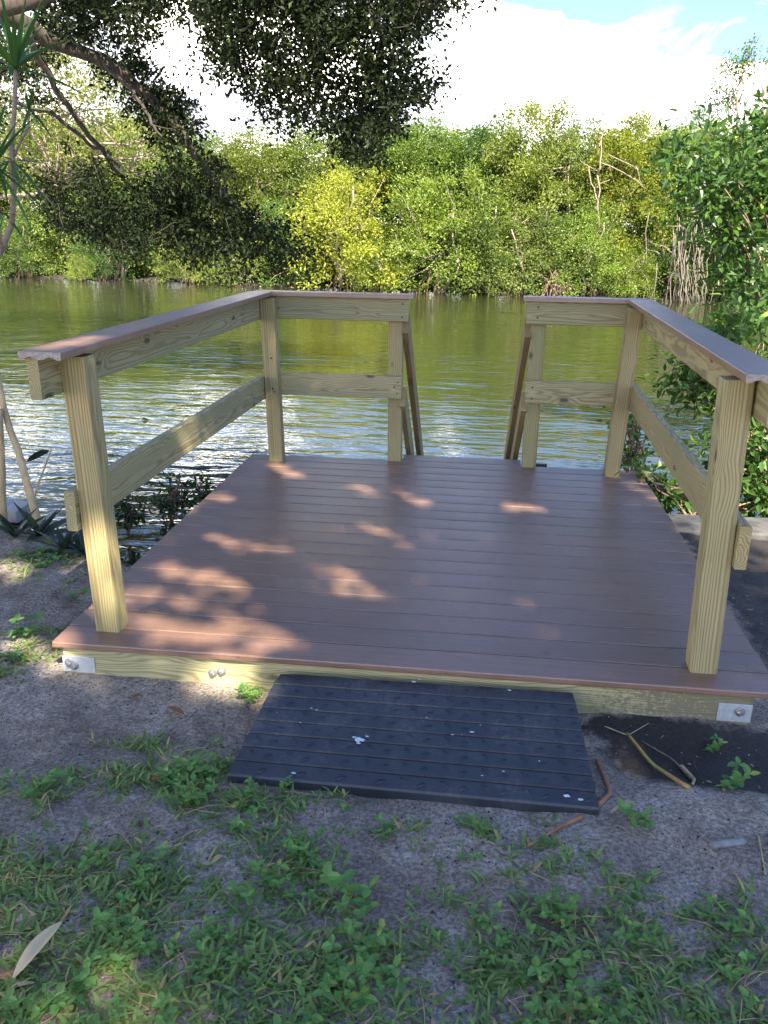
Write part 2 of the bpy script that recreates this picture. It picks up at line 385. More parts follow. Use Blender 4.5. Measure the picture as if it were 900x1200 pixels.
WZ = -.5
def mat_water():
    mt, q = newmat('canal_water')
    co = q('ShaderNodeTexCoord').outputs['Object']
    m1 = q.mapping(co, (.75, 2.3, 1), (0, 0, 0), (0, 0, R(-16)))
    m2 = q.mapping(co, (1.5, 3.2, 1), (2, 1, 0), (0, 0, R(24)))
    m3 = q.mapping(co, (.28, .55, 1), (5, 3, 0), (0, 0, R(-30)))
    a = q.noise(m1, 1.9, 2, .45, .5); b = q.noise(m2, 3.2, 3, .5, .6); c3 = q.noise(m3, 1.6, 2, .5, .4)
    gust = q.ramp(q.noise(q.mapping(co, (.12, .3, 1), (1, 7, 0)), 1.3, 3, .5), [(.3, .55), (.7, 1.25)])
    h = q.mth('MULTIPLY', q.mth('ADD', q.mth('ADD', a, q.mth('MULTIPLY', b, .30)), q.mth('MULTIPLY', c3, .9)), gust)
    bp = q('ShaderNodeBump', {'Height': h, 'Strength': 1., 'Distance': .017})
    p = q('ShaderNodeBsdfPrincipled', {'Base Color': (.026, .030, .010, 1), 'Roughness': .04, 'IOR': 2.0, 'Normal': bp.outputs[0], 'Specular IOR Level': 1.})
    q('ShaderNodeOutputMaterial', {0: p.outputs[0]})
    return mt
tag(obj('water', me_arr('water', [(-400, 1.15, WZ), (400, 1.15, WZ), (400, 600, WZ), (-400, 600, WZ)], np.array([[0, 1, 2, 3]]), [mat_water()])), kind='structure')
# far bank under the mangroves
def shore(x): return np.interp(x, [-60, -16.4, -5.2, 1.3, 9.2, 30], [33, 28.4, 27.1, 25.8, 25.2, 24])
bx = np.linspace(-80, 80, 161); V = []
for k, (dy, dz) in enumerate([(0.5, -.25), (1., .03), (2.5, .12), (12, .4), (300, .6)]):
    for x in bx: V.append((x, shore(x)+dy+(.25*math.sin(x*2.1) if k < 2 else 0), WZ+dz+(.05*math.sin(x*3.3) if k else 0)))
I = np.arange(len(V)).reshape(5, -1); F = np.stack([I[:-1, :-1], I[:-1, 1:], I[1:, 1:], I[1:, :-1]], -1).reshape(-1, 4)
tag(obj('far_bank', me_arr('far_bank', V, F, [MUD], True)), kind='structure')

# ---------------------------------------------------------------- deck
P_ = .1447
deck = empty('deck', (1.25, 1.37, -.135), 'brown composite deck platform on a pale timber frame over the water', 'deck')
for i in range(19):
    x0 = rng.uniform(-.004, .003); x1 = 2.513+rng.uniform(-.003, .004); yc = i*P_+P_/2
    v = rng.uniform(.84, 1.1)
    beam('deck_board', (x0, yc, -.0125), (x1, yc, -.0125), .1365, .025, deck, r=.005, color=(v, v*rng.uniform(.97, 1.03), v), mats=[COMP, COMPE], endmat=1)
beam('landing_board', (.998, 2.826, -.0125), (1.768, 2.826, -.0125), .140, .025, deck, r=.004, mats=[COMP, COMPE], endmat=1)
beam('stair_tread', (.99, 2.99, -.20), (1.76, 2.99, -.20), .140, .025, deck, r=.004, mats=[COMP, COMPE], endmat=1)
beam('stair_tread', (.99, 3.25, -.38), (1.76, 3.25, -.38), .140, .025, deck, r=.004, mats=[COMP, COMPE], endmat=1)
for x in (.97, 1.79): beam('stair_stringer', (x, 2.84, -.12), (x, 3.9, -.85), .038, .18, deck, color=(.7, .7, .62))
beam('landing_bracket', (1.855, 2.80, -.004), (1.935, 2.80, -.004), .03, .016, deck, mat=SCREW, r=.002)
fas = beam('front_joist', (.029, .040, -.0985), (2.428, .040, -.0985), .036, .142, deck, mat=PINED, color=(1.25, 1.28, 1.2))
beam('rim_joist', (.029, .06, -.0985), (.029, 2.72, -.0985), .038, .142, deck, color=(.95, .95, .9))
beam('rim_joist', (2.43, .06, -.0985), (2.43, 2.72, -.0985), .038, .142, deck, color=(.95, .95, .9))
beam('rim_joist', (.05, 2.715, -.0985), (2.41, 2.715, -.0985), .038, .142, deck, color=(.9, .9, .85))
for x in np.linspace(.4, 2.1, 5): beam('floor_joist', (x, .062, -.0985), (x, 2.69, -.0985), .038, .142, deck, color=(.8, .8, .75))
for x in (.25, 2.25):
    for y in (1.45, 2.6): beam('piling', (x, y, -1.2), (x, y, -.17), .13, .13, deck, mat=DARKW, upv=(0, 1, 0), r=.02)
def disc_me(name, rad, th, n=12, dome=.4):
    V = [(rad*math.cos(2*math.pi*k/n), rad*math.sin(2*math.pi*k/n), 0) for k in range(n)]
    V += [(rad*math.cos(2*math.pi*k/n), rad*math.sin(2*math.pi*k/n), th*.6) for k in range(n)]
    V += [(rad*.6*math.cos(2*math.pi*k/n), rad*.6*math.sin(2*math.pi*k/n), th) for k in range(n)]
    Q = [[a*n+k, a*n+(k+1) % n, (a+1)*n+(k+1) % n, (a+1)*n+k] for a in (0, 1) for k in range(n)]
    return me_arr(name, V, [np.array(Q), np.array([[2*n+k for k in range(n)]])])
bolt_me = disc_me('bolt', .011, .012, 6); bolt_me.materials.append(BOLT)
washer_me = disc_me('washer', .017, .004, 14); washer_me.materials.append(BOLT)
screw_me = disc_me('screw', .0058, .0022, 8); screw_me.materials.append(SCREW)
def facing(loc, d):
    Mx = Vector(d).to_track_quat('Z', 'Y').to_matrix().to_4x4(); Mx.translation = loc; return Mx
def bolt(loc, par, d=(0, -1, 0)):
    b = obj('bolt', bolt_me, par, mw=facing(Vector(loc)+Vector(d)*.003, d)); obj('washer', washer_me, par, mw=facing(loc, d)); return b
for x0, x1, z0, z1 in ((.024, .145, -.124, -.062), (2.325, 2.434, -.125, -.058)):
    br = beam('corner_plate', (x0, .0195, (z0+z1)/2), (x1, .0195, (z0+z1)/2), .003, z1-z0, deck, mat=STEEL, r=.001)
    if x0 < 1:
        for bx_, bz in ((.05, -.088), (.068, -.098)): bolt((bx_, .0175, bz), br)
    else:
        for bx_, bz in ((2.395, -.085),): bolt((bx_, .0175, bz), br)
for bx_, bz in ((.585, -.088), (.618, -.078)): bolt((bx_, .0215, bz), fas)
# screws of the boards near the side joists
for i in range(19):
    pass

# ---------------------------------------------------------------- railings
CAPP = [(-.07, .0125), (-.0675, .0128), (.0675, .0128), (.07, .0125), (.07, -.0125), (.058, -.0125)]
CAPP = [(-.070, .0105), (-.068, .0125), (.068, .0125), (.070, .0105), (.070, -.0115), (.066, -.0130), (.056, -.0125), (.048, -.008), (.034, -.0025), (.020, -.0075), (.010, -.0125), (-.010, -.0125), (-.020, -.0075), (-.034, -.0025), (-.048, -.008), (-.056, -.0125), (-.066, -.0130), (-.070, -.0115)]
CAPP = CAPP[::-1]
s_ = .089
def post(par, x, y, x1, y1, ztop, zbot=-.30, color=(1, 1, 1)):
    c = Vector((x+s_/2, y+s_/2, 0)); tp = Vector((x1+s_/2, y1+s_/2, 1.0)); d = tp-c
    return beam('post', c+d*zbot, c+d*ztop, s_, s_, par, upv=(0, 1, 0), r=.006, color=color)
def screws(par, pts, d):
    for p in pts: obj('screw', screw_me, par, mw=facing(Vector(p)+Vector(d)*-.0003, d))
rl = empty('railing', (.13, 1.3, 0), 'left railing of pale treated timber with brown cap boards', 'railing', 'railings on both sides of the deck')
rr_ = empty('railing', (2.35, 1.3, 0), 'right railing of pale treated timber beside the leafy green bush', 'railing', 'railings on both sides of the deck')
YEL = (1.02, .98, .80); GRN = (.84, .90, .84); GRY = (.86, .86, .80); PAL = (1.02, 1.04, .98)
# left
yP, yC = .107, 2.58
post(rl, .118, yP, .083, yP, 1.004, color=YEL)
pBL = post(rl, .153, yC, .119, yC, 1.018, color=(.92, .9, .74))
pGL = post(rl, .906, 2.716, .895, 2.716, .90, color=(.95, .93, .78))
r1 = beam('top_rail', (.066, -.03, .951), (.101, 2.705, .958), .038, .136, rl, color=(.86, .88, .76))
r2 = beam('mid_rail', (.081, .085, .470), (.117, 2.70, .472), .038, .145, rl, color=(.92, .95, .84))
r3 = beam('back_top_rail', (.123, 2.694, .962), (1.022, 2.694, .962), .038, .138, rl, color=GRN)
r4 = beam('back_mid_rail', (.135, 2.694, .486), (.990, 2.694, .486), .038, .140, rl, color=PAL)
capc = (1.05, 1.06, 1.08)
beam('cap_rail', (.112, -.068, 1.0305), (.112, 2.700, 1.0435), .14, .025, rl, prof=CAPP, mats=[COMP, COMPE], endmat=1, sk1=-1, color=capc)
beam('back_cap_rail', (.112, 2.7005, 1.0440), (1.050, 2.7005, 1.0440), .14, .025, rl, prof=CAPP, mats=[COMP, COMPE], endmat=1, sk0=-1, color=capc)
# right
post(rr_, 2.245, yP, 2.221, yP, 1.004, color=(1.0, 1.0, .88))
post(rr_, 2.273, yC, 2.314, yC, 1.018, color=(.90, .86, .72))
post(rr_, 1.772, 2.716, 1.766, 2.716, .905, color=(.88, .92, .80))
r5 = beam('top_rail', (2.334, -.03, .956), (2.424, 2.705, .963), .038, .136, rr_, color=(.98, .98, .84))
r6 = beam('mid_rail', (2.343, .082, .470), (2.402, 2.70, .492), .038, .148, rr_, color=(1.0, .97, .82))
r7 = beam('back_top_rail', (1.733, 2.694, .967), (2.404, 2.694, .967), .038, .134, rr_, color=GRN)
r8 = beam('back_mid_rail', (1.760, 2.694, .490), (2.383, 2.694, .490), .038, .140, rr_, color=PAL)
beam('cap_rail', (2.298, -.068, 1.0355), (2.392, 2.705, 1.0485), .14, .025, rr_, prof=CAPP, mats=[COMP, COMPE], endmat=1, sk1=1, color=capc)
beam('back_cap_rail', (1.712, 2.7055, 1.0490), (2.392, 2.7055, 1.0490), .14, .025, rr_, prof=CAPP, mats=[COMP, COMPE], endmat=1, sk1=1, color=capc)
# stair handrails running down to the water
for par, xa, xb, sg in ((rl, 1.004, 1.006, 1), (rr_, 1.750, 1.742, -1)):
    beam('stair_handrail', (xa, 2.735, .875), (xb+sg*.02, 4.20, -.40), .038, .138, par, color=(.75, .62, .46))
    beam('stair_lower_rail', (xa+sg*-.008, 2.735, .42), (xb+sg*-.0, 3.75, -.44), .036, .138, par, color=(.95, .88, .72))
screws(r1, [(.0868, .245, .985), (.0868, .262, .925), (.0868, 1.15, .975), (.0868, 1.2, .93)], (1, 0, 0))
screws(r3, [(.215, 2.675, .955), (.985, 2.675, 1.0), (.985, 2.675, .92)], (0, -1, 0))
screws(r4, [(.965, 2.675, .52), (.965, 2.675, .45), (.945, 2.675, .49)], (0, -1, 0))
screws(r7, [(1.80, 2.675, 1.), (1.80, 2.675, .94)], (0, -1, 0)); screws(r8, [(1.80, 2.675, .52), (1.80, 2.675, .45)], (0, -1, 0))
screws(pBL, [(.185, yC-.0005, .66), (.20, yC-.0005, .45), (.19, yC-.0005, .47)], (0, -1, 0))

# ---------------------------------------------------------------- rubber ramp
TL, TR = np.array([.834, -.012, -.050]), np.array([1.842, -.012, -.040])
BL, BR = np.array([.797, -.512, -.113]), np.array([1.874, -.516, -.117])
ramp = empty('rubber_ramp', (1.34, -.26, -.13), 'black rubber threshold ramp with raised treads leading up to the deck', 'ramp')
def mp(u, v, h=0.):
    a = TL+(TR-TL)*u; b = BL+(BR-BL)*u; p = a+(b-a)*v; return p+np.array([0, -.1, 1.])*h
V = []; nU, ns = 40, 8; rows = []
for s in range(ns):
    v0, v1 = s/ns, (s+1)/ns; g = .0055
    rows += [(v0+g, -.004), (v0+g*1.5, .0), (v1-g*1.5, .0026), (v1-g, .0015)] if s < ns-1 else [(v0+g, -.004), (v0+g*1.5, .0), (v1-.01, .000), (v1, -.006)]
    if s < ns-1: rows += [(v1, -.006)]
rows[0] = (0, -.006)
def ulim(v):   # rounded upper left corner, straight sides
    c = .018; return c-math.sqrt(max(0, c*c-(c-min(v*.5, c))**2)) if v*.5 < c else 0
for v, h in rows:
    for k in range(nU+1):
        u = k/nU; lo = ulim(v); u = lo+(1-lo*1.6)*u
        V.append(mp(u, v, h-.0008*(k in (0, nU))))
nr = len(rows); nt = len(V)
Q = [[a*(nU+1)+k, (a+1)*(nU+1)+k, (a+1)*(nU+1)+k+1, a*(nU+1)+k+1] for a in range(nr-1) for k in range(nU)]
ring = [k for k in range(nU+1)]+[a*(nU+1)+nU for a in range(1, nr)]+[(nr-1)*(nU+1)+k for k in range(nU-1, -1, -1)]+[a*(nU+1) for a in range(nr-2, 0, -1)]
for i in ring: p = V[i]; V.append(np.array([p[0], p[1], min(p[2]-.006, -.15 if p[1] > -.45 else -.15)]))
n_ = len(ring)
Q += [[ring[(i+1) % n_], ring[i], nt+i, nt+(i+1) % n_] for i in range(n_)]
obj('mat_body', me_arr('mat_body', V, np.array(Q), [RUBBER]), ramp)
# lens-shaped raised treads
def tread_me():
    V = []; n = 7
    for i in range(n):
        tt = -1+2*i/(n-1); w = .0042*(1-tt*tt)+.0002; x = .0165*tt; y = .0045*(1-tt*tt)
        V += [(x, y-w, -.004), (x, y, .0055*(1-tt*tt)+.0001), (x, y+w, -.004)]
    Q = [[3*i+k, 3*i+3+k, 3*i+4+k, 3*i+1+k] for i in range(n-1) for k in (0, 1)]
    return me_arr('tread_bump', V, np.array(Q), [RUBBER], True)
tm = tread_me()
for s in range(ns):
    n = 18
    for k in range(n):
        a = k % 2; u = (k+.6)/n; v = (s+(.62 if a else .38))/ns
        p = mp(u, v, .0030 if a else .0016); Mx = Matrix.Translation(p) @ Matrix.Rotation(R(-7), 4, 'X') @ Matrix.Rotation(R(32 if a else -35), 4, 'Z')
        obj('tread_bump', tm, ramp, mw=Mx)
# dried splashes on the ramp
def blob_me(name, r0, seed, n=14, th=.0008):
    r = np.random.default_rng(seed)
    ra = r0*(.6+.6*r.random(n)); V = [(0, 0, th)]+[(ra[k]*math.cos(2*math.pi*k/n), ra[k]*.6*math.sin(2*math.pi*k/n), th*.6) for k in range(n)]
    return me_arr(name, V, np.array([[0, 1+k, 1+(k+1) % n] for k in range(n)]), [PAINT])
for k, (px, py, r0) in enumerate([(422, 868, .022), (420, 872, .012), (365, 831, .007), (371, 833, .007), (352, 848, .005), (530, 862, .008), (563, 851, .005), (553, 859, .011), (541, 862, .004), (597, 810, .010), (485, 800, .012), (492, 797, .009), (325, 836, .004), (415, 865, .010), (664, 934, .016), (680, 938, .013), (590, 905, .007), (344, 907, .012), (430, 864, .01), (565, 910, .006), (632, 893, .006), (500, 842, .005)]):
    # intersect the ramp's sloping plane
    nrm = np.cross(TR-TL, BL-TL); d = ray(px, py); tt = np.dot(TL-CAM, nrm)/np.dot(d, nrm); p = CAM+d*tt
    obj('dried_splash', blob_me('dried_splash', r0*(.6 if k not in (0,) else .8), k), ramp, mw=Matrix.Translation(p+np.array([0, 0, .0034])) @ Matrix.Rotation(R(7), 4, 'X'))

# ---------------------------------------------------------------- seawalls and pilings
sw = empty('seawall', (4., 2.2, -.16), 'grey concrete seawall edge beyond the right side of the deck', 'seawall')
beam('capping', (2.56, 2.19, -.185), (9.5, 2.35, -.185), .30, .09, sw, mat=CONC, r=.012)
beam('wall_panel', (2.56, 2.25, -.62), (9.5, 2.41, -.62), .12, .78, sw, mat=CONC)
sw2 = empty('seawall', (-3., 1.8, -.16), 'white seawall edge behind the bare stalks at the far left', 'seawall')
beam('capping', (-1.10, 1.80, -.16), (-9.5, 1.6, -.16), .20, .07, sw2, mat=WHITEC, r=.008)
beam('wall_panel', (-1.12, 1.84, -.60), (-9.5, 1.64, -.60), .08, .80, sw2, mat=CONC)
pl = obj('mooring_piling', me_arr('mooring_piling', *join([tube([(0, 0, -1.3), (0, 0, -.1), (0, 0, .11), (0, 0, .13)], [.10, .095, .09, .07], 12)]), [DARKW]), loc=(3.02, 2.78, 0))
tag(pl, 'short dark mooring piling standing in the water behind the right railing', 'piling')

# ---------------------------------------------------------------- far mangroves
def mangrove_proto(seed, H, Rr, ncl, per, low=.35, leaf=.115):
    r = np.random.default_rng(seed); C = []
    lobes = [(r.uniform(-.5, .5)*Rr, r.uniform(-.5, .4)*Rr, H*r.uniform(.45, .82), Rr*r.uniform(.45, .7)) for _ in range(5)]
    lobes.append((0, 0, H*.78, Rr*.62)); lobes.append((0, -Rr*.35, H*.35, Rr*.8)); lobes.append((-Rr*.4, -Rr*.5, H*.15, Rr*.6)); lobes.append((Rr*.4, -Rr*.5, H*.15, Rr*.6))
    while len(C) < ncl:
        lx, ly, lz, lr = lobes[r.integers(len(lobes))]; d = unit(1, r)[0]*r.uniform(.55, 1.0)*lr
        c = np.array([lx, ly, lz])+d*[1.1, 1, 1.05]
        if c[2] > low: C.append(c)
    C = np.array(C); rad = r.uniform(.22, .48, len(C))*(Rr/2)**.5
    crown = crown_me('mangrove_crown', C, rad*.85, per, leaf, leaf*.52, MANGM, r=r, centre=(0, 0, H*.4), upb=.5)
    parts = []
    for k in range(3):
        b = np.array([r.uniform(-.3, .3), r.uniform(-.3, .3), -.1]); top = np.array([r.uniform(-.6, .6)*Rr, r.uniform(-.5, .3)*Rr, H*r.uniform(.7, .92)])
        p = bend(b, top, 9, .35, r=r); parts.append(tube(p, np.linspace(.07, .018, 9), 6))
        for j in range(7):
            q0 = p[r.integers(3, 8)]; e = C[r.integers(len(C))]; parts.append(tube(bend(q0, e, 6, .3, r=r), np.linspace(.03, .009, 6), 4))
    trunk = me_arr('mangrove_trunk', *join(parts), [PALEBARK], True)
    parts = []
    for k in range(12):
        a = r.uniform(0, 2*math.pi); rr = r.uniform(.2, .8)*Rr*.7
        s0 = np.array([math.cos(a)*.1, math.sin(a)*.1-.2, r.uniform(.3, .7)]); e = np.array([math.cos(a)*rr, -abs(math.sin(a))*rr-.1, -.4])
        p = bend(s0, e, 7, .15, -.18, r=r); parts.append(tube(p, np.linspace(.018, .012, 7), 5))
    roots = me_arr('prop_roots', *join(parts), [ROOT], True)
    return crown, trunk, roots
tallp = [mangrove_proto(s, 5.6, 2.1, 280, 125, .25, .09) for s in (11, 12, 13)]
bushp = [mangrove_proto(s, 2.6, 1.5, 150, 110, .12, .078) for s in (21, 22, 23)]
DG, YG, GG = (.50, .62, .66), (1.35, 1.2, .9), (.9, .88, 1.2)  # DG: dark leaf tone, with the shade of some crowns put into it
def mangrove(px, dy, H, kind, v, col, label, rz=None, group='mangroves along the far shore', sx=1.):
    """px: bearing in the photograph's columns; the tree stands dy behind the shoreline"""
    y = 26.; 
    for _ in range(3): p = on(px, 345, 1, y); y = float(shore(p[0]))+dy
    pro, H0 = (tallp[v], 5.6) if kind == 't' else (bushp[v], 2.6)
    e = empty('mangrove', (p[0], y, WZ+.05), label, 'mangrove', group)
    k = H/H0*(1.03 if kind == 't' and px > 400 else 1.)
    e.rotation_euler.z = rz if rz is not None else random.uniform(-.5, .5); e.scale = (k*sx, k*sx, k)
    for nm, me in zip(('crown', 'trunk', 'prop_roots'), pro):
        o = bpy.data.objects.new(nm, me); COL.objects.link(o); o.parent = e
        if nm == 'crown': j_ = random.uniform(.82, 1.25); o.color = (col[0]*j_*random.uniform(.88, 1.1), col[1]*j_, col[2]*j_*random.uniform(.8, 1.3), 1)
    return e
L_ = [
 # tall row
 (-70, 3.5, 6.3, 't', 0, GG, 'tall leafy mangrove behind the spiky plant at the left picture edge'),
 (20, 3.2, 6.2, 't', 1, (1.1, 1.0, 1.1), 'tall pale mangrove behind the long oak limb, far left'),
 (95, 2.8, 6.0, 't', 2, (1.25, 1.08, 1.1), 'sunlit pale mangrove seen through the gap under the oak limb'),
 (160, 3.4, 5.7, 't', 0, (1.25, 1.1, 1.1), 'mangrove behind the dark leaf mass just left of the sky gap'),
 (235, 3.4, 5.3, 't', 1, DG, 'lower mangrove below the white sky gap between the oak branches'),
 (300, 2.4, 5.3, 't', 2, (1.0, 1.0, .95), 'green mangrove just right of the dark leaf mass'),
 (365, 3.0, 5.6, 't', 0, (1.1, 1.05, .9), 'mangrove crown right under the hanging oak foliage'),
 (430, 3.6, 5.2, 't', 1, GG, 'mangrove whose top meets the hanging oak foliage'),
 (490, 3.0, 5.4, 't', 2, (1.0, 1.02, .9), 'mangrove rising behind the bright yellow-green clump'),
 (555, 3.8, 5.3, 't', 0, DG, 'darker mangrove left of the tallest domed crown'),
 (618, 2.8, 6.0, 't', 1, (1.12, 1.1, .85), 'tallest domed mangrove at the centre right of the far shore'),
 (668, 4.0, 5.4, 't', 2, GG, 'grey-green mangrove behind the bleached dead branches'),
 (722, 2.8, 5.5, 't', 0, (1.18, 1.12, .85), 'yellow-green domed mangrove right of the bleached branches'),
 (785, 3.4, 5.3, 't', 1, (1.0, 1.0, .95), 'mangrove below the thin open-branched tree'),
 (850, 3., 5.2, 't', 2, DG, 'mangrove half hidden by the near bush on the right'),
 (925, 3., 5.4, 't', 0, GG, 'mangrove behind the near bush at the right picture edge'),
 (1000, 3., 5.4, 't', 1, GG, 'mangrove beyond the right picture edge'),
 # shoreline row
 (-30, 1., 2.4, 'b', 0, DG, 'low mangrove at the waterline at the left picture edge'),
 (35, .9, 2.1, 'b', 1, DG, 'low dark mangrove at the waterline left of the small bright bush'),
 (100, .2, .95, 'b', 2, YG, 'small bright yellow-green bush at the waterline below the oak'),
 (140, 1.2, 2.6, 'b', 0, DG, 'dark low mangrove between the two bright waterline bushes'),
 (225, .5, 1.9, 'b', 1, YG, 'bright bush at the waterline left of the left railing corner'),
 (290, .9, 2.2, 'b', 2, (1.05, 1.05, .9), 'waterline mangrove directly above the left railing corner'),
 (345, 1., 2.5, 'b', 0, DG, 'shaded waterline mangrove right of the left railing corner'),
 (410, .7, 3.6, 'b', 1, YG, 'bright yellow mangrove clump over the left back railing'),
 (455, .5, 2.0, 'b', 2, (1.2, 1.15, .9), 'low bright mangrove over the right end of the left railing'),
 (510, .6, 3.3, 'b', 0, YG, 'brightest yellow-green clump over the opening of the stairs'),
 (568, 1.3, 3.0, 'b', 1, DG, 'shaded mangrove right of the brightest clump'),
 (612, 1., 2.8, 'b', 2, GG, 'grey-green waterline mangrove at the left end of the right railing'),
 (648, 1.3, 2.3, 'b', 0, DG, 'waterline mangrove with red-brown prop roots showing'),
 (690, .8, 2.5, 'b', 1, (1.2, 1.15, .9), 'bright green waterline mangrove above the right back railing'),
 (742, .4, 1.4, 'b', 2, (1.25, 1.15, .95), 'low pale mangrove at the waterline above the right railing corner'),
 (790, 1.9, 2.8, 'b', 0, DG, 'dark mangrove behind the hanging white roots'),
 (850, 1.6, 2.7, 'b', 1, DG, 'mangrove right of the hanging white roots'),
 (905, .9, 2.5, 'b', 2, (1.1, 1.1, .9), 'waterline mangrove behind the near right bush'),
 (975, .9, 2.6, 'b', 0, DG, 'waterline mangrove past the right picture edge'),
]
for a in L_: mangrove(*a)
# back screen of tall trees so no horizon shows between trunks
for k, px in enumerate(range(-120, 1060, 95)):
    mangrove(px, 5.5+(k % 3)*1.3, (5.6 if px < 200 else 5.0)+(k % 4)*.2, 't', k % 3, (.9, .95, .9), ('leftmost', 'second from left', 'third from left', 'fourth from left', 'fifth from left', 'sixth from left', 'middle', 'sixth from right', 'fifth from right', 'fourth from right', 'third from right', 'second from right', 'rightmost')[k]+' taller mangrove in the rear rank of the far wood', sx=1.9, group='rear rank of mangroves')
# bleached dead branches
y0 = 27.3
def P3(u, v, y): return on(u, v, 1, y)
def tubes(name, lst, mat, parent=None, n=6, loc=(0, 0, 0)):
    return obj(name, me_arr(name, *join([tube(p, r, n) for p, r in lst]), [mat], True), parent, loc=loc)
def branching(p, r0, gens, L, r, out, ang=.6, upb=.2, tips=None):
    d = p[-1]-p[-2]; d = d/np.linalg.norm(d)
    for k in range(r.integers(2, 4)):
        nd = d+unit(1, r)[0]*ang+np.array([0, 0, upb]); nd /= np.linalg.norm(nd)
        q = bend(p[-1], p[-1]+nd*L*r.uniform(.6, 1.2), 5, .25, r=r); out.append((q, np.linspace(r0, r0*.7, 5)))
        if gens > 1: branching(q, r0*.68, gens-1, L*.72, r, out, ang, upb, tips)
        elif tips is not None: tips.append(q[-1])
r = np.random.default_rng(5); out = []
sn = empty('dead_tree', P3(697, 345, 26.0), 'bleached bare dead tree standing among the far mangroves', 'dead tree')
for (a, b, th) in [((697, 300), (700, 205), .055), ((700, 205), (704, 165), .04), ((700, 235), (690, 195), .03), ((702, 190), (735, 205), .025), ((735, 205), (758, 222), .02), ((700, 200), (680, 188), .02), ((712, 180), (748, 200), .02), ((704, 165), (712, 150), .02), ((745, 195), (752, 215), .025), ((700, 215), (715, 210), .02), ((704, 165), (697, 158), .015)]:
    out.append((bend(P3(*a, 25.9+r.uniform(-.2, .2)), P3(*b, 25.9+r.uniform(-.3, .3)), 6, .25, r=r), np.linspace(th*.75, th*.45, 6)))
tubes('trunk', out, PALEBARK, sn)
# thin open tree against the sky, right; and the little one left of centre
def airy(px, base_v, top_v, y, seed, label, spread, per=26, gens=3, L=1.1, r0=.06):
    r = np.random.default_rng(seed); b = P3(px, base_v, y); tp = P3(px+4, top_v+(base_v-top_v)*.42, y)
    e = empty('sparse_tree', b, label, 'tree'); out = []; tips = []
    p = bend(b, tp, 8, .12, r=r); out.append((p, np.linspace(r0, r0*.6, 8)))
    branching(p, r0*.5, gens, L, r, out, spread, .25, tips); branching(p[:-2], r0*.45, gens, L*.9, r, out, spread, .2, tips)
    tubes('trunk', out, PALEBARK, e, 5)
    obj('crown', crown_me('crown', tips, .26, per, .13, .06, MANGM, r=r, upb=.4), e, color=(.7, .85, .8))
airy(850, 345, 78, 29., 3, 'thin open-branched tree rising above the mangroves against the sky at right', .8, 46, 4, 1.6, .13)
airy(576, 345, 105, 29., 4, 'spindly little tree poking above the mangroves left of the tallest dome', .6, 10, 2, .6, .035)
# hanging whitish aerial roots
hr = empty('aerial_root_mangrove', P3(805, 345, 25.2), 'curtain of whitish aerial roots hanging to the water, far shore right', 'mangrove roots'); out = []
r = np.random.default_rng(9)
for k in range(30):
    u = r.normal(808, 16); y = 25.1+r.uniform(-.5, .5); a = P3(u, r.uniform(240, 310), y); b = P3(u+r.uniform(-10, 10), 351, y); b[2] = WZ-.1
    out.append((bend(a, b, 6, .22, r=r), np.linspace(.010, .015, 6)*r.uniform(.5, 1.4)))
for k in range(16):
    a = P3(r.uniform(770, 850), r.uniform(235, 300), 25.5); out.append((bend(a, a+unit(1, r)[0]*[1.4, .4, .6], 6, .3, r=r), np.linspace(.02, .008, 6)))
tubes('root', out, AROOT, hr, 5)
out = []; rt_ = empty('prop_root_clump', P3(646, 349, 25.4), 'red-brown arched prop roots at the waterline above the right railing', 'mangrove roots')
for k in range(22):
    a = P3(r.normal(648, 6), r.uniform(315, 330), 25.5); b = P3(r.normal(646, 16), 352, 25.1); b[2] = WZ-.1; out.append((bend(a, b, 6, .12, -.1, r=r), np.linspace(.02, .015, 6)))
tubes('root', out, ROOT, rt_, 5)

# ---------------------------------------------------------------- big oak: limbs in view, crown above
# gaps cut in the crowns so sun patches fall on deck, post, ground
HZ = [(0.8, 2.15, 1.2, 1.85, 0.035), (0.79, 1.46, 1.04, 1.35, 0.03), (0.82, 0.82, 0.98, 0.77, 0.03), (0.19, 1.13, 0.32, 1.11, 0.05), (0.13, 0.73, 0.42, 0.63, 0.05), (0.50, 0.63, 0.76, 0.58, 0.05), (0.14, 0.45, 0.50, 0.43, 0.045), (0.27, 0.24, 0.39, 0.11, 0.05), (0.46, 0.19, 0.62, 0.04, 0.05), (0.58, 0.31, 0.8, 0.17, 0.05), (0.74, 0.03, 0.95, 0.15, 0.025), (0.04, 0.11, 0.15, 0.09, 0.05), (0.0, 1.8, 0.11, 1.74, 0.05), (0.19, 2.53, 0.42, 2.23, 0.02), (0.98, 0.63, 1.2, 0.58, 0.015), (0.47, 1.06, 0.6, 1.02, 0.02), (1.64, 1.89, 1.87, 1.84, 0.015)]
HG = [(0.22, -0.02, 0.33, -0.01, 0.05), (-0.10, -0.27, -0.03, -0.31, 0.05), (-0.77, 0.97, -0.62, 0.86, 0.07), (0.96, -1.02, 1.0, -1.06, 0.0), (0.71, -1.23, 0.80, -1.26, 0.0), (-0.11, 0.12, 0.02, 0.0, 0.04), (0.55, 0.02, 0.76, -0.04, 0.03), (-0.31, 0.27, -0.21, 0.17, 0.05)]
SV = np.array(SUN)
H3 = [(a, b, c_, d, 0., rr) for a, b, c_, d, rr in HZ]+[(a, b, c_, d, -.13, rr) for a, b, c_, d, rr in HG]
H3 += [(.12, .10, .16, .10, .36, .035), (.11, .10, .16, .10, .22, .04), (.12, .10, .15, .10, .08, .03), (.08, .05, .10, .3, 1.04, .05), (.12, 1.1, .12, 1.3, .50, .03)]
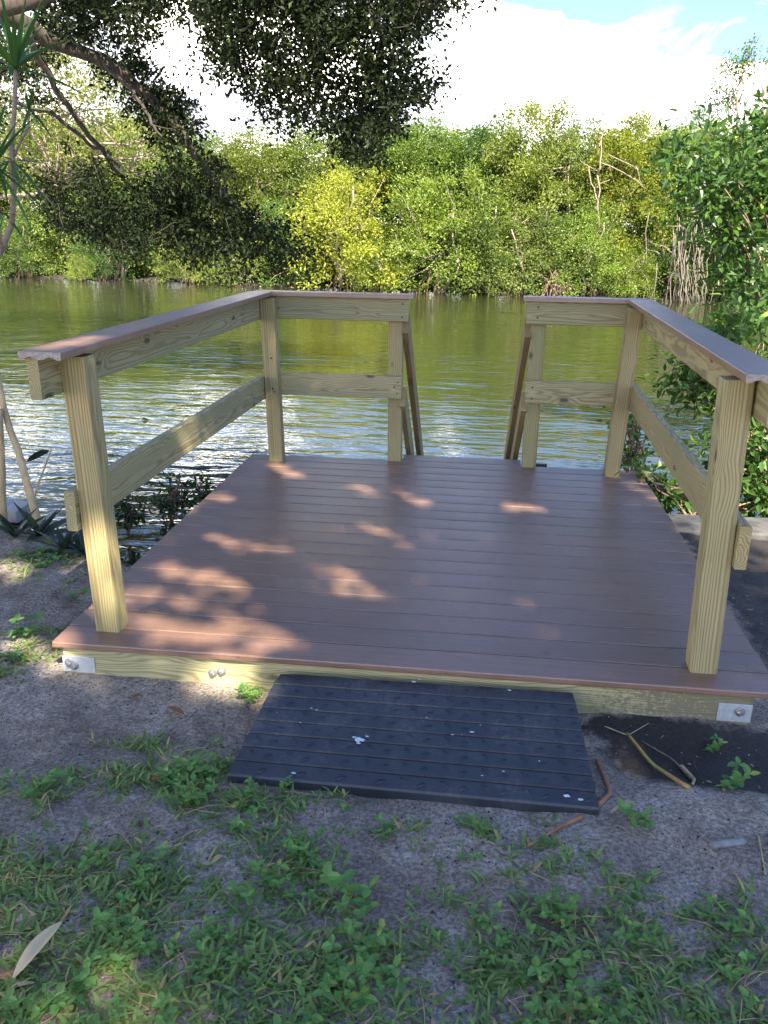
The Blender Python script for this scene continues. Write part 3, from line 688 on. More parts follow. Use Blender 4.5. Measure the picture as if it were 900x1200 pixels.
def capsule(p, a, b):
    ab = b-a; t_ = np.clip(((p-a)@ab)/(ab@ab+1e-9), 0, 1); return np.linalg.norm(p-(a+t_[:, None]*ab), axis=1)
def keep_holes(P, grow=1.25):
    k = np.ones(len(P), bool)
    for a, b, c_, d, z, rr in H3:
        s = (P[:, 2]-z)/SV[2]; g = P[:, :2]-SV[None, :2]*s[:, None]
        k &= capsule(g, np.array([a, b]), np.array([c_, d])) > .072+rr*.35
    return k
def visible(P, m_=15):
    d = P-CAM; x = d@rt; y = d@up; z = d@fw; u = 450+FOC*x/z; v = 600-FOC*y/z
    return (z > .05) & (u > -m_) & (u < 900+m_) & (v > -m_) & (v < 1200+m_)
# shade tree standing behind the viewer
st = empty('oak_tree', (6.2, -7.6, -.13), 'broad oak behind the viewer whose crown throws dappled shade over the deck', 'oak tree')
r = np.random.default_rng(31); C = []
while len(C) < 900:
    c_ = np.array([r.uniform(-1., 8.), r.uniform(-11, 1.), r.uniform(7.0, 9.3)])
    g = c_[:2]-SV[:2]*(c_[2]/SV[2])
    if g[0] < -2.8 or g[0] > 3.1 or g[1] < -1.9 or g[1] > 3.9: continue
    if g[0] > 2.5 and g[1] > 1.5: continue
    if visible(c_[None], 120)[0]: continue
    C.append(c_)
C = np.array(C)
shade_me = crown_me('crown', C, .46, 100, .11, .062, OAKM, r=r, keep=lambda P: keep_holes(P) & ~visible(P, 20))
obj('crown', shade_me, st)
out = [(np.array([[6.2, -7.6, -.2], [6.15, -7.5, .8], [5.9, -7.3, 3.2], [5.5, -6.9, 5.6]]), [.42, .3, .26, .22])]
for k in range(16):
    e = C[r.integers(len(C))]; out.append((bend((5.5, -6.9, 5.5), e, 9, .2, -.05, r=r), np.linspace(.13, .03, 9)))
tubes('trunk', out, BARK, st, 9)

oak = empty('oak_tree', (-6.5, 4.0, -.3), 'dark oak leaning in from the left with a long limb over the water', 'oak tree')
r = np.random.default_rng(33); out = []
def limb(pts, r0, r1, n=14):
    W3 = np.array([P3(u, v, y) for u, v, y in pts]); t_ = np.linspace(0, len(W3)-1, n); i = np.clip(t_.astype(int), 0, len(W3)-2); f = (t_-i)[:, None]
    p = W3[i]*(1-f)+W3[i+1]*f; p[1:-1] += r.normal(0, .02, (n-2, 3)); out.append((p, np.linspace(r0, r1, n))); return p
base = np.array([-6.5, 4.0, -.4])
root = P3(-40, 0, 7.2)
out.append((np.array([base, base+[.2, .2, 1.5], base+[1., 1.2, 3.], root]), [.45, .34, .26, .16]))
limb([(-40, 0, 7.2), (25, 28, 7.6), (65, 52, 8), (110, 66, 8.2), (150, 88, 8.5), (180, 122, 8.5), (212, 155, 8.5), (245, 205, 8.6), (292, 262, 8.8), (345, 300, 9)], .105, .02, 22)
limb([(30, 30, 7.6), (48, 70, 7.9), (70, 112, 8.2), (96, 146, 8.6), (128, 190, 9), (165, 235, 9.4), (200, 270, 9.8)], .05, .015)
limb([(110, 66, 8.2), (150, 100, 8), (175, 135, 7.8), (190, 160, 7.6)], .03, .012)
limb([(95, 60, 8.1), (140, 75, 9), (175, 110, 10), (195, 150, 11)], .035, .012)
limb([(20, 120, 9.5), (60, 135, 9.7), (100, 165, 9.9), (125, 180, 10), (140, 195, 10)], .03, .02)
limb([(-30, 20, 7.2), (200, -60, 7.5), (330, -25, 7.8), (360, 40, 8), (375, 105, 8.2), (385, 150, 8.3)], .09, .012, 20)
limb([(330, -25, 7.8), (420, -10, 7.8), (450, 40, 7.8), (425, 120, 7.9), (418, 175, 8)], .05, .01)
limb([(200, 255, 9.6), (240, 265, 9.8), (262, 275, 9.9), (300, 272, 10), (330, 262, 10)], .03, .012)
pal = []
for a, b in [((98, 160), (160, 200)), ((110, 170), (200, 160)), ((120, 150), (150, 190)), ((105, 185), (190, 185)), ((130, 195), (205, 205)), ((150, 200), (175, 150)), ((70, 125), (130, 150)), ((60, 140), (120, 128))]:
    pal.append((bend(P3(*a, 10.5), P3(*b, 10.8), 7, .25, r=r), np.linspace(.022, .008, 7)))
def mass(poly, n, ylo, yhi, rad):
    poly = np.array(poly, float); res = []; lo, hi = poly.min(0), poly.max(0)
    while len(res) < n:
        p = r.uniform(lo, hi); ins = False; j = len(poly)-1
        for i in range(len(poly)):
            if (poly[i, 1] > p[1]) != (poly[j, 1] > p[1]) and p[0] < (poly[j, 0]-poly[i, 0])*(p[1]-poly[i, 1])/(poly[j, 1]-poly[i, 1])+poly[i, 0]: ins = not ins
            j = i
        if ins: res.append(P3(p[0], p[1], r.uniform(ylo, yhi)))
    return np.array(res)
CC = []
# main dark drift from the limb down to the waterline
CC.append(mass([(150, 95), (205, 130), (238, 190), (262, 215), (300, 262), (318, 290), (300, 300), (235, 300), (150, 300), (95, 280), (60, 250), (60, 205), (110, 195), (165, 215), (205, 205), (195, 170), (160, 130)], 150, 7.8, 9.6, 0))
CC.append(mass([(40, 195), (120, 205), (210, 215), (300, 262), (315, 292), (200, 285), (60, 262), (30, 230)], 60, 8, 10, 0))
CC.append(mass([(300, 270), (372, 280), (380, 305), (330, 312), (290, 300)], 12, 8.5, 9.5, 0))
# hanging mass top centre
CC.append(mass([(215, -40), (560, -40), (520, 8), (500, 20), (492, 70), (478, 120), (455, 150), (438, 178), (412, 182), (385, 140), (352, 140), (325, 118), (290, 100), (262, 70), (232, 30)], 380, 6.8, 9, 0))
CC.append(mass([(470, 50), (512, 70), (505, 110), (478, 120)], 9, 7.5, 8.5, 0))
# top left over the limb
CC.append(mass([(50, -40), (250, -40), (215, 12), (180, 18), (150, 48), (110, 52), (70, 40), (45, 15)], 120, 7.5, 10, 0))
CC.append(mass([(-40, -30), (50, -30), (60, 60), (60, 130), (-40, 140)], 45, 8.5, 11, 0))
CC.append(mass([(115, 70), (150, 60), (210, 112), (220, 150), (190, 140)], 34, 8.5, 9.5, 0))
CC.append(mass([(265, 60), (300, 60), (330, 120), (300, 125)], 14, 8, 9, 0))
CC = np.concatenate(CC); CC += r.normal(0, .10, CC.shape)
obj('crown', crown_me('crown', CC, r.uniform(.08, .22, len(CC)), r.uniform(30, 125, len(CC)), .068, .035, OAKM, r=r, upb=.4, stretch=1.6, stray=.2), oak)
# upper crown out of the picture; drooping part's shade sits in its leaf colour
C2 = []
while len(C2) < 240:
    c_ = np.array([r.uniform(-9, -1.5), r.uniform(-1., 7.5), r.uniform(5.2, 8.)])
    if c_[1] > 3. and c_[0] > -4.5: continue
    if not visible(c_[None], 60)[0]: C2.append(c_)
C2 = np.array(C2)
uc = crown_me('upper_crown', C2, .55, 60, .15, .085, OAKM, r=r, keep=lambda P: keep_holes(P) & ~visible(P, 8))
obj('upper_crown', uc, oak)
net = np.concatenate([p for p, _ in out[1:]]); nt_ = len(net); twg = []
order = np.argsort(((CC[:, None, :]-net[None])**2).sum(-1).min(1)); pool = list(net)
for k in order:
    A_ = np.array(pool); dd = np.linalg.norm(A_-CC[k], axis=1); j_ = int(np.argmin(dd))
    if dd[j_] < 1.3: twg.append((bend(A_[j_], CC[k], 4, .25, r=r), np.linspace(.008 if j_ < nt_ else .005, .003, 4)))
    pool.append(CC[k])
tag(tubes('twig', twg, BARK, oak, 4), kind='stuff')
tubes('trunk', out, BARK, oak, 8)
tubes('pale_branch', pal, PALEBARK, oak, 5)
# sunlit pale crown seen through the oak's gap: an open tree on the water's far left
pt = empty('pale_tree', P3(60, 345, 12.5), 'pale sunlit open-crowned tree seen beneath the oak limb at left', 'tree')
Cp = mass([(-40, 40), (70, 52), (115, 62), (165, 100), (205, 160), (208, 190), (150, 205), (95, 200), (-40, 220)], 170, 11.5, 13.5, 0)
obj('crown', crown_me('crown', Cp, .26, 75, .075, .034, MANGM, r=r, upb=.3), pt, color=(1.2, 1.0, 1.5))
out = []; b0 = P3(-120, 260, 12.5)
for k in range(26): out.append((bend(P3(70, 215, 12.5), Cp[r.integers(len(Cp))], 8, .25, r=r), np.linspace(.022, .006, 8)))
out.append((bend(b0, P3(70, 215, 12.5), 8, .2, r=r), np.linspace(.06, .03, 8)))
tubes('trunk', out, PALEBARK, pt, 5)

# ---------------------------------------------------------------- near bushes, right
def bush(name, label, cat, base, polys, nper, leafL, leafW, col=(1, 1, 1), rad=(.10, .2), stems=14, six=True, seed=41, mat=None, sr=.018):
    global r
    r = np.random.default_rng(seed); e = empty(name, base, label, cat)
    C = np.concatenate([mass(*p, 0) for p in polys])
    obj('foliage', crown_me('foliage', C, r.uniform(*rad, len(C)), nper, leafL, leafW, mat or BUTM, six=six, r=r, upb=.5, stretch=1.5, stray=.18), e, color=col)
    out = []
    for k in range(stems):
        q_ = C[r.integers(len(C))]; p = bend(base, q_, 9, .22, -.05, r=r); out.append((p, np.linspace(sr, .004, 9)))
        for j in range(4):
            c2 = C[r.integers(len(C))]
            if np.linalg.norm(c2-p[6]) < .7: out.append((bend(p[6], c2, 5, .2, r=r), np.linspace(.007, .003, 5)))
    tubes('stem', out, TWIG, e, 5)
    return e
bush('buttonwood_bush', 'large glossy green bush growing over the water behind the right railing', 'bush', (3.9, 3.3, -.5),
     [([(850, 380), (880, 370), (925, 420), (925, 560), (890, 600), (855, 590), (840, 470), (830, 420)], 24, 2.9, 3.6),
      ([(786, 405), (805, 392), (850, 430), (850, 490), (806, 480), (786, 450)], 14, 3.4, 4.0),
      ([(850, 520), (925, 480), (925, 615), (858, 612)], 14, 2.6, 3.1)], 62, .072, .030, seed=42, rad=(.08, .19), stems=26, col=(.9, .92, .85))
bush('buttonwood_tree', 'dark leafy small tree at the right picture edge reaching above the far shore', 'tree', (5.2, 5.4, -.6),
     [([(845, 150), (862, 132), (885, 135), (925, 105), (925, 380), (885, 362), (866, 330), (835, 270), (820, 225), (838, 200), (850, 172)], 70, 5.2, 6.6),
      ([(788, 148), (812, 145), (828, 200), (822, 230), (796, 205)], 5, 5.3, 5.9),
      ([(872, 330), (925, 300), (925, 410), (885, 390)], 9, 4.4, 5.2)], 62, .095, .038, rad=(.12, .26), seed=43, col=(.72, .78, .75), sr=.03, stems=30)
bush('buttonwood_sapling', 'spindly sapling with small leaves between the right corner post and the water', 'sapling', tuple(on(745, 600, 1, 3.2)),
     [([(725, 480), (752, 478), (760, 520), (742, 548), (724, 540)], 9, 3.1, 3.3)], 30, .05, .022, rad=(.06, .11), stems=9, seed=44, sr=.008)
bush('low_shrub', 'low leafy shrub at the water edge beside the right side of the deck', 'shrub', tuple(on(810, 612, 1, 2.45)),
     [([(748, 548), (765, 552), (800, 575), (838, 585), (838, 600), (790, 600), (768, 580)], 17, 2.5, 2.8), ([(850, 560), (915, 560), (915, 605), (850, 605)], 14, 2.5, 2.8)], 34, .06, .026, rad=(.05, .10), stems=9, seed=45, sr=.007)

bush('reflection_sprig', 'dark leafy seedling standing in for a leaf reflection in the water just left of the deck', 'sprig', tuple(on(200, 622, 1, 2.7)),  # added dark sprigs take the place of leaf reflections on the water
     [([(183, 572), (212, 556), (218, 600), (190, 612)], 9, 2.6, 2.8)], 26, .045, .020, rad=(.03, .07), stems=7, seed=46, sr=.005, col=(.35, .4, .4))
bush('reflection_sprig', 'second dark seedling standing in for a reflection nearer the deck edge', 'sprig', tuple(on(236, 606, 1, 2.9)),
     [([(224, 566), (248, 560), (246, 590), (228, 596)], 5, 2.8, 3.0)], 24, .045, .020, rad=(.03, .06), stems=5, seed=47, sr=.005, col=(.35, .4, .4))
bush('reflection_sprig', 'dark waterside seedling standing in for a reflection right of the front left post', 'sprig', tuple(on(150, 628, 1, 2.3)),
     [([(136, 582), (162, 588), (164, 618), (140, 618)], 8, 2.1, 2.4)], 26, .04, .018, rad=(.03, .06), stems=6, seed=48, sr=.005, col=(.35, .4, .4))
bush('reflection_sprig', 'dark waterside seedling standing in for a reflection between the stalks and front left post', 'sprig', tuple(on(118, 618, 1, 2.2)),
     [([(112, 572), (128, 575), (128, 600), (108, 606)], 5, 2.1, 2.3)], 24, .04, .018, rad=(.03, .05), stems=5, seed=49, sr=.005, col=(.35, .4, .4))

# ---------------------------------------------------------------- left edge plants
def blade_me(name, L, W_, droop, n=7, mat=SPIKEM, var=.5, fold=.25, shape=1.):
    V = []; rr = random.Random(name+str(L))
    for i in range(n+1):
        s = i/n; w = W_*.5*(math.sin(math.pi*min(1, .12+s*.88))**.6)*(1-s**4) if i < n else .0005
        x = L*s*(1-.15*droop*s); z = -droop*L*s*s*.6; V += [(x, -w, z+fold*w), (x, 0, z), (x, w, z+fold*w)]
    Q = [[3*i+k, 3*i+3+k, 3*i+4+k, 3*i+1+k] for i in range(n) for k in (0, 1)]
    return me_arr(name, V, np.array(Q), [mat], True, np.full(len(V), var))
def rosette(parent, c, n, L, W_, r, mat=SPIKEM, elev=(-.3, 1.2), droop=(.1, .5), name='leaf', col=None):
    c = Vector(c)
    for k in range(n):
        me = blade_me(name, L*r.uniform(.7, 1.1), W_, r.uniform(*droop), mat=mat, var=r.uniform(.1, .8))
        a = 2.4*k+r.uniform(-.3, .3); e = r.uniform(*elev)
        M = Matrix.Translation(c) @ Matrix.Rotation(a, 4, 'Z') @ Matrix.Rotation(-e, 4, 'Y') @ Matrix.Rotation(r.uniform(-.4, .4), 4, 'X')
        obj(name, me, parent, mw=M, color=col)
r = np.random.default_rng(51)
yD = 2.1
dr = empty('dracaena', P3(-30, 640, 1.4), 'spiky dracaena with thin curved trunks at the left picture edge', 'dracaena'); dr.location.z = -.14
trk = np.array([dr.location[:]]+[P3(u, v, yD) for u, v in [(-45, 420), (-20, 330), (2, 292), (14, 262), (16, 225), (14, 185), (14, 160), (17, 130), (18, 100), (18, 82)]])
out = [(trk, np.linspace(.022, .011, len(trk)))]
b2 = np.array([P3(u, v, yD) for u, v in [(15, 185), (25, 165), (33, 150), (34, 130)]]); out.append((b2, [.008, .007, .007, .006]))
b3 = np.array([P3(u, v, yD-.15) for u, v in [(2, 292), (-8, 240), (-6, 200)]]); out.append((b3, [.012, .011, .010]))
b4 = np.array([P3(u, v, yD+.05) for u, v in [(15, 225), (30, 205), (55, 232), (62, 240)]]); out.append((b4, [.006, .006, .005, .004]))
tubes('trunk', out, STALK, dr, 8)
rosette(dr, P3(18, 80, yD), 26, .42, .026, r, elev=(-.5, 1.45))
rosette(dr, P3(34, 128, yD), 12, .20, .018, r, elev=(-1.2, .9))
rosette(dr, P3(-6, 195, yD-.15), 22, .42, .028, r, elev=(-1.2, 1.4))
rosette(dr, P3(14, 188, yD), 12, .32, .020, r, elev=(-1.0, .3))
rosette(dr, P3(6, 250, yD), 8, .22, .016, r, elev=(-1.3, .2))
# bare stalks
def tube_thing(name, path, rad, mat, label, cat, n=8, group=None):
    P = np.asarray(path, float); c = P[0].copy(); return tag(obj(name, me_arr(name, *tube(P-c, rad, n), [mat], True), loc=c), label, cat, group)
tube_thing('bare_stalk', bend(P3(50, 630, 1.55), P3(-6, 425, 1.7), 9, .05, r=r), np.linspace(.024, .015, 9), TAN, 'tan bare stalk leaning left over the white seawall edge', 'stalk')
tube_thing('bare_stalk', bend(P3(4, 625, 1.6), P3(-2, 480, 1.6), 7, .03, r=r), np.linspace(.027, .022, 7), TAN, 'upright thick bare stalk at the left picture edge by the seawall', 'stalk')
lp = empty('bent_leaf_stalk', P3(34, 598, 1.7), 'thin pinkish stalk with one folded dark leaf, against the water', 'plant')
tubes('stalk', [(bend(P3(34, 598, 1.7), P3(60, 527, 1.7), 7, .03, r=r), np.linspace(.006, .004, 7))], TAN, lp, 6)
a = P3(58, 527, 1.7); b = P3(31, 541, 1.72)
V = [a]+[a+(b-a)*s+np.array([0, 0, h]) for s, h in ((.3, .022), (.6, .026), (.85, .02))]+[b]+[a+(b-a)*s+np.array([0, .03, -.012]) for s in (.8, .5, .2)]
obj('folded_leaf', me_arr('folded_leaf', V, np.array([[0, 1, 2, 3, 4, 5, 6, 7]]), [BOATM], False, np.full(8, .3)), lp)
k = 0
for (u, v, y, n, L, lab) in [(45, 618, 1.38, 12, .24, 'dark rosette of boat lily leaves at the foot of the tan stalk'), (72, 622, 1.2, 14, .22, 'dark rosette of boat lily leaves between the tan stalk and front left post'), (98, 600, 1.2, 10, .24, 'boat lily with upright pointed leaves just left of the front left post'), (18, 632, 1.3, 10, .2, 'boat lily rosette at the left picture edge under the stalks')]:
    c = P3(u, v, y); c[2] = float(gz(c[0], c[1]))+.01
    e = empty('boat_lily', c, lab, 'plant', 'boat lilies on the bank')
    rosette(e, c, n, L, .042, r, mat=BOATM, elev=(.05, 1.15), droop=(.0, .3))

# ---------------------------------------------------------------- grass, weeds, litter
def gpt(u, v):
    p = on(u, v, 2, -.135); return p[:2]
def dens_fn(x, y):
    d = np.clip((-.72-y)/.35, 0, 1)*(.55+.9*(vnoise(x, y, 3.5, 12) > .42))
    for (u, v, rx, ry, a) in [(215, 905, .16, .10, 1.2), (250, 935, .20, .10, 1.2), (330, 930, .12, .06, 1.), (45, 925, .09, .05, 1.2), (15, 770, .14, .16, .8), (120, 905, .08, .05, .7), (40, 655, .25, .15, .8), (400, 985, .12, .05, .6), (560, 965, .16, .03, .5), (640, 1000, .14, .06, .8), (90, 1020, .25, .08, 1.2), (300, 815, .04, .03, 1.5), (480, 965, .08, .03, .6), (720, 1040, .08, .04, .7), (330, 1000, .12, .08, .9), (780, 1070, .2, .08, .5), (700, 835, .05, .03, .6), (170, 870, .1, .05, .4)]:
        c = gpt(u, v); d = d+a*np.exp(-((x-c[0])/rx)**2-((y-c[1])/ry)**2)
    # bare places
    for (u, v, rx, ry) in [(150, 960, .12, .07), (560, 1040, .09, .05), (700, 1150, .10, .05), (820, 1010, .25, .10), (280, 1080, .07, .06), (470, 1060, .06, .08)]:
        c = gpt(u, v); d = d*(1-.85*np.exp(-((x-c[0])/rx)**2-((y-c[1])/ry)**2))
    inm = (x > .78) & (x < 1.89) & (y > -.525) & (y < 0.02); ind = (x > 0.) & (x < 2.5) & (y > 0.015)
    return np.where(inm | ind, 0, d)
def scatter(n, dens, lo=(-1.2, -1.75), hi=(3.2, 1.2), r=None):
    r = r or rng; P = np.zeros((0, 2))
    while len(P) < n:
        q_ = r.uniform(lo, hi, (n*3, 2)); k = r.random(len(q_)) < dens(q_[:, 0], q_[:, 1])*.7; P = np.concatenate([P, q_[k]])
    return P[:n]
r = np.random.default_rng(61)
T = scatter(4300, dens_fn, r=r); nb = 8
idx = np.repeat(np.arange(len(T)), nb); n = len(idx)
bx_ = T[idx]+r.normal(0, .012, (n, 2)); bz = gz(bx_[:, 0], bx_[:, 1])
az_ = r.uniform(0, 2*math.pi, n); L = r.uniform(.018, .056, n)*(.75+.5*r.random(len(T))[idx]); el_ = r.uniform(.15, 1.25, n); Wb = r.uniform(.0022, .0050, n)
V = []; dirh = np.stack([np.cos(az_), np.sin(az_)], 1); side = np.stack([-np.sin(az_), np.cos(az_)], 1)
for s, wf in ((0, .7), (.35, 1.), (.7, .8), (1., .0)):
    h = L*s*np.cos(el_*(1-.3*s)); z = L*(s*np.sin(el_)-.55*s*s*np.sin(el_)*.8)
    c_ = bx_+dirh*h[:, None]
    for sg in ((-1, 1) if s < 1 else (0,)):
        p = c_+side*(sg*wf*Wb)[:, None]; V.append(np.stack([p[:, 0], p[:, 1], bz-.002+z], 1))
V = np.stack(V, 1).reshape(-1, 3); o = (np.arange(n)*7)[:, None]
F = [np.concatenate([o+np.array([[0, 1, 3, 2]]), o+np.array([[2, 3, 5, 4]])]), o+np.array([[4, 5, 6]])]
var = np.clip(r.normal(.4, .2, n), 0, .85); var = np.where(r.random(n) < .07, 1., var)
tag(obj('grass', me_arr('grass', V, F, [GRASSM], True, np.repeat(var, 7))), 'patchy green lawn grass over sandy soil in the foreground', 'grass', kind='stuff')
# runners: thin stolons lying over the sand
out = []
for p in scatter(700, dens_fn, r=r):
    a = r.uniform(0, 6.28); q_ = p+np.array([math.cos(a), math.sin(a)])*r.uniform(.05, .16); pp = bend((*p, 0), (*q_, 0), 6, .25, r=r); pp[:, 2] = gz(pp[:, 0], pp[:, 1])+.004+.008*np.sin(np.linspace(0, 3.1, 6)); out.append((pp, np.full(6, .0011)))
tag(tubes('grass_runners', out, TAN, None, 4), 'thin tan runners and dry stems lying on the sandy soil', 'dry stems', kind='stuff')
# broadleaf weeds
def weed_mesh(seed):
    r = np.random.default_rng(seed); st_ = []; P = []; A = []; N = []; L = []
    for s in range(r.integers(3, 6)):
        a = r.uniform(0, 6.28); e = np.array([math.cos(a), math.sin(a), r.uniform(.4, 1.3)])*r.uniform(.02, .05)
        p = bend((0, 0, 0), e, 5, .15, r=r); st_.append((p, np.linspace(.0012, .0007, 5)))
        for j in (2, 3, 4):
            for sg in (0, 1, 2)[:3 if j == 4 else 2]:
                b = a+sg*math.pi*(.66 if j == 4 else 1)+1.2*j+r.uniform(-.3, .3)
                P.append(p[j]); A.append((math.cos(b), math.sin(b), r.uniform(.0, .5))); N.append((r.normal(0, .25), r.normal(0, .25), 1)); L.append(r.uniform(.013, .026))
    V, F, k = leaves(np.array(P), np.array(A), np.array(N), np.array(L), np.array(L)*.62, True, .1, r)
    v2, f2 = join([tube(p, q_, 4) for p, q_ in st_])
    nv = len(V); Vall = np.concatenate([V, v2]); var = np.concatenate([np.repeat(np.clip(r.normal(.5, .22, len(P)), 0, .95), k), np.full(len(v2), .3)])
    return me_arr('weed', Vall, [F]+[g+nv for g in f2], [WEEDM], False, var)
wm_ = [weed_mesh(70+i) for i in range(6)]
def weed_d(x, y): return dens_fn(x, y)*.8*(.35+.65*(x > .7))
W2 = scatter(285, weed_d, r=r)
for i, p in enumerate(W2):
    o = obj('weed', wm_[i % 6], None, mw=Matrix.Translation((p[0], p[1], float(gz(*p))-.001)) @ Matrix.Rotation(r.uniform(0, 6.28), 4, 'Z') @ Matrix.Scale(r.uniform(.6, 1.35), 4))
    if p[1] > -.5 and p[0] < .8: lb = 'small broadleaf weed on the bank left of the ramp'
    elif p[1] > -.7: lb = 'small broadleaf weed along the lower edge of the ramp'
    elif p[0] < .95: lb = 'small broadleaf weed in the grass of the bottom left corner'
    elif p[0] < 1.6: lb = 'small broadleaf weed in the grass at the bottom centre'
    else: lb = 'small broadleaf weed in the grass of the bottom right corner'
    tag(o, lb, 'weed', 'broadleaf weeds in the grass')
for (u, v, s, lab) in [(848, 915, 1.6, 'leggy green weed standing in the dark wet soil at the right'), (40, 930, 1.8, 'round-leaved weed clump on bare sand at the left edge'), (20, 745, 2.0, 'tall green weed at the left picture edge beside the bare soil'), (88, 700, 1.3, 'green weed against the deck corner left of the front left post'), (415, 1050, 1.7, 'broad weed clump on grey sand near the bottom centre'), (745, 965, 1.2, 'small weed on open sand right of the ramp'), (300, 822, 1.2, 'small weed under the joist at the ramp top left corner'), (830, 870, 1., 'tiny weed at the edge of the wet hollow')]:
    p = gpt(u, v)
    tag(obj('weed', wm_[int(u) % 6], None, mw=Matrix.Translation((p[0], p[1], float(gz(*p)))) @ Matrix.Scale(s, 4)), lab, 'weed')
# crumbs, shell chips and bits
def chips(name, n, dens, smin, smax, mat, label, seed):
    r = np.random.default_rng(seed); P = scatter(n, dens, (-1.2, -1.7), (3.2, 1.3), r); z = gz(P[:, 0], P[:, 1]); s = r.uniform(smin, smax, n)*r.uniform(.5, 1, n)
    T = np.array([(1, 0, 0), (-.5, .8, 0), (-.5, -.8, 0), (.1, 0, .8)]); c_ = np.stack([P[:, 0], P[:, 1], z-.0005], 1)
    a = r.uniform(0, 6.28, n); ca, sa = np.cos(a), np.sin(a); V = []
    for t_ in T:
        jx = t_*(1+r.normal(0, .25, (n, 3))); V.append(c_+np.stack([jx[:, 0]*ca-jx[:, 1]*sa, jx[:, 0]*sa+jx[:, 1]*ca, jx[:, 2]], 1)*s[:, None])
    V = np.stack(V, 1).reshape(-1, 3); o = (np.arange(n)*4)[:, None]
    F = np.concatenate([o+np.array([[a_, b_, 3]]) for a_, b_ in ((0, 1), (1, 2), (2, 0))])
    tag(obj(name, me_arr(name, V, F, [mat])), label, 'debris', kind='stuff')
bare = lambda x, y: np.where(((x > .78) & (x < 1.89) & (y > -.525) & (y < .02)) | ((x > 0) & (x < 2.5) & (y > .015)) | (y > edge_y(x)-.1), 0, .5+vnoise(x, y, 4, 20)*.5)
chips('shell_chips', 1400, bare, .0015, .004, PAINT, 'pale shell chips in the grey sand', 71)
chips('soil_crumbs', 9000, bare, .002, .007, MUD, 'dark crumbs of soil and mulch on the sand', 72)
r = np.random.default_rng(73)
P = scatter(800, bare, (-1.2, -1.7), (3.2, 1.3), r); n = len(P); c_ = np.stack([P[:, 0], P[:, 1], gz(P[:, 0], P[:, 1])+.003], 1)
A = unit(n, r)*[1, 1, .15]; N = unit(n, r)*.3+[0, 0, 1]
V, F, k = leaves(c_, A, N, r.uniform(.008, .028, n), r.uniform(.004, .012, n), True, .15, r)
tag(obj('leaf_litter', me_arr('leaf_litter', V, F, [DRYLEAF], False, np.repeat(r.random(n)*.9, k))), 'small dry brown leaves scattered over the soil', 'leaf litter', kind='stuff')
out = []
for p in scatter(150, bare, (-1.2, -1.7), (3.2, 1.3), r):
    a = r.uniform(0, 6.28); q_ = p+np.array([math.cos(a), math.sin(a)])*r.uniform(.02, .10); pp = bend((*p, 0), (*q_, 0), 5, .2, r=r); pp[:, 2] = gz(pp[:, 0], pp[:, 1])+.002; out.append((pp, np.full(5, r.uniform(.0006, .0018))))
tag(tubes('twig_litter', out, TWIG, None, 4), 'fine dark twigs scattered over the soil', 'twigs', kind='stuff')
# single pieces of debris
def lying_leaf(u0, v0, u1, v1, w, label, var=.8, name='fallen_leaf', col=None, lift=.012, curl=.25):
    a, b = gpt(u0, v0), gpt(u1, v1); za, zb = float(gz(*a))+lift, float(gz(*b))+lift
    d = Vector((b[0]-a[0], b[1]-a[1], zb-za)); L = d.length; n = 8; V = []
    for i in range(n+1):
        s = i/n; ww = w*.5*math.sin(math.pi*min(1, s*.97+.02))**.75+.0006; z = curl*w*math.sin(math.pi*s)
        V += [(L*s, -ww, z+ww*.35), (L*s, 0, z), (L*s, ww, z+ww*.35)]
    Q = [[3*i+k, 3*i+3+k, 3*i+4+k, 3*i+1+k] for i in range(n) for k in (0, 1)]
    me = me_arr(name, V, np.array(Q), [DRYLEAF], True, np.full(len(V), var))
    x = d.normalized(); z = Vector((0, 0, 1)); y = z.cross(x).normalized(); z = x.cross(y)
    M = Matrix((x, y, z)).transposed().to_4x4(); M.translation = (*a, za)
    return tag(obj(name, me, None, mw=M, color=col), label, 'fallen leaf')
lying_leaf(18, 1160, 74, 1092, .034, 'large pale dry leaf lying on the grass at the bottom left', .98, col=(1.5, 1.55, 1.6), lift=.03)
lying_leaf(14, 1165, 42, 1160, .010, 'small curled pale leaf under the big dry leaf', .9, col=(1.2, 1.1, 1.1), lift=.015)
lying_leaf(197, 832, 216, 842, .022, 'brown crumpled leaf on bare sand left of the ramp', .2, col=(1.1, .7, .5))
lying_leaf(155, 820, 168, 818, .016, 'small reddish dead leaf under the joist near the corner plate', .15, col=(1.1, .6, .5))
lying_leaf(250, 1014, 262, 1006, .014, 'small tan leaf on the sand below the ramp left corner', .8)
lying_leaf(832, 1052, 838, 1060, .016, 'small oval tan leaf near the grey tube piece', .9)
lying_leaf(664, 1200, 672, 1178, .012, 'orange-brown leaf at the bottom picture edge', .5, col=(1.2, .9, .6))
lying_leaf(715, 955, 742, 946, .014, 'tan curled leaf on the sand at the ramp right corner', .9)
lying_leaf(176, 912, 190, 918, .014, 'red-brown leaf among the grass left of the ramp', .2, col=(1.1, .6, .4))
def stick(pts, r0, r1, mat, label, name='stick', cat='stick', lift=.008):
    W3 = []
    for u, v in pts: p = gpt(u, v); W3.append((p[0], p[1], float(gz(*p))+lift))
    W3 = np.array(W3); t_ = np.linspace(0, len(W3)-1, 10); i = np.clip(t_.astype(int), 0, len(W3)-2); f = (t_-i)[:, None]
    return tube_thing(name, W3[i]*(1-f)+W3[i+1]*f, np.linspace(r0, r1, 10), mat, label, cat, 7)
stick([(735, 858), (765, 890), (806, 930)], .0045, .007, YSTEM, 'yellow-green palm stem lying on the soil right of the ramp', 'palm_stem', 'stem', .014)
stick([(700, 890), (716, 930), (700, 945)], .006, .008, FROND, 'bent red-brown frond piece beside the ramp right corner', 'frond_piece', 'frond')
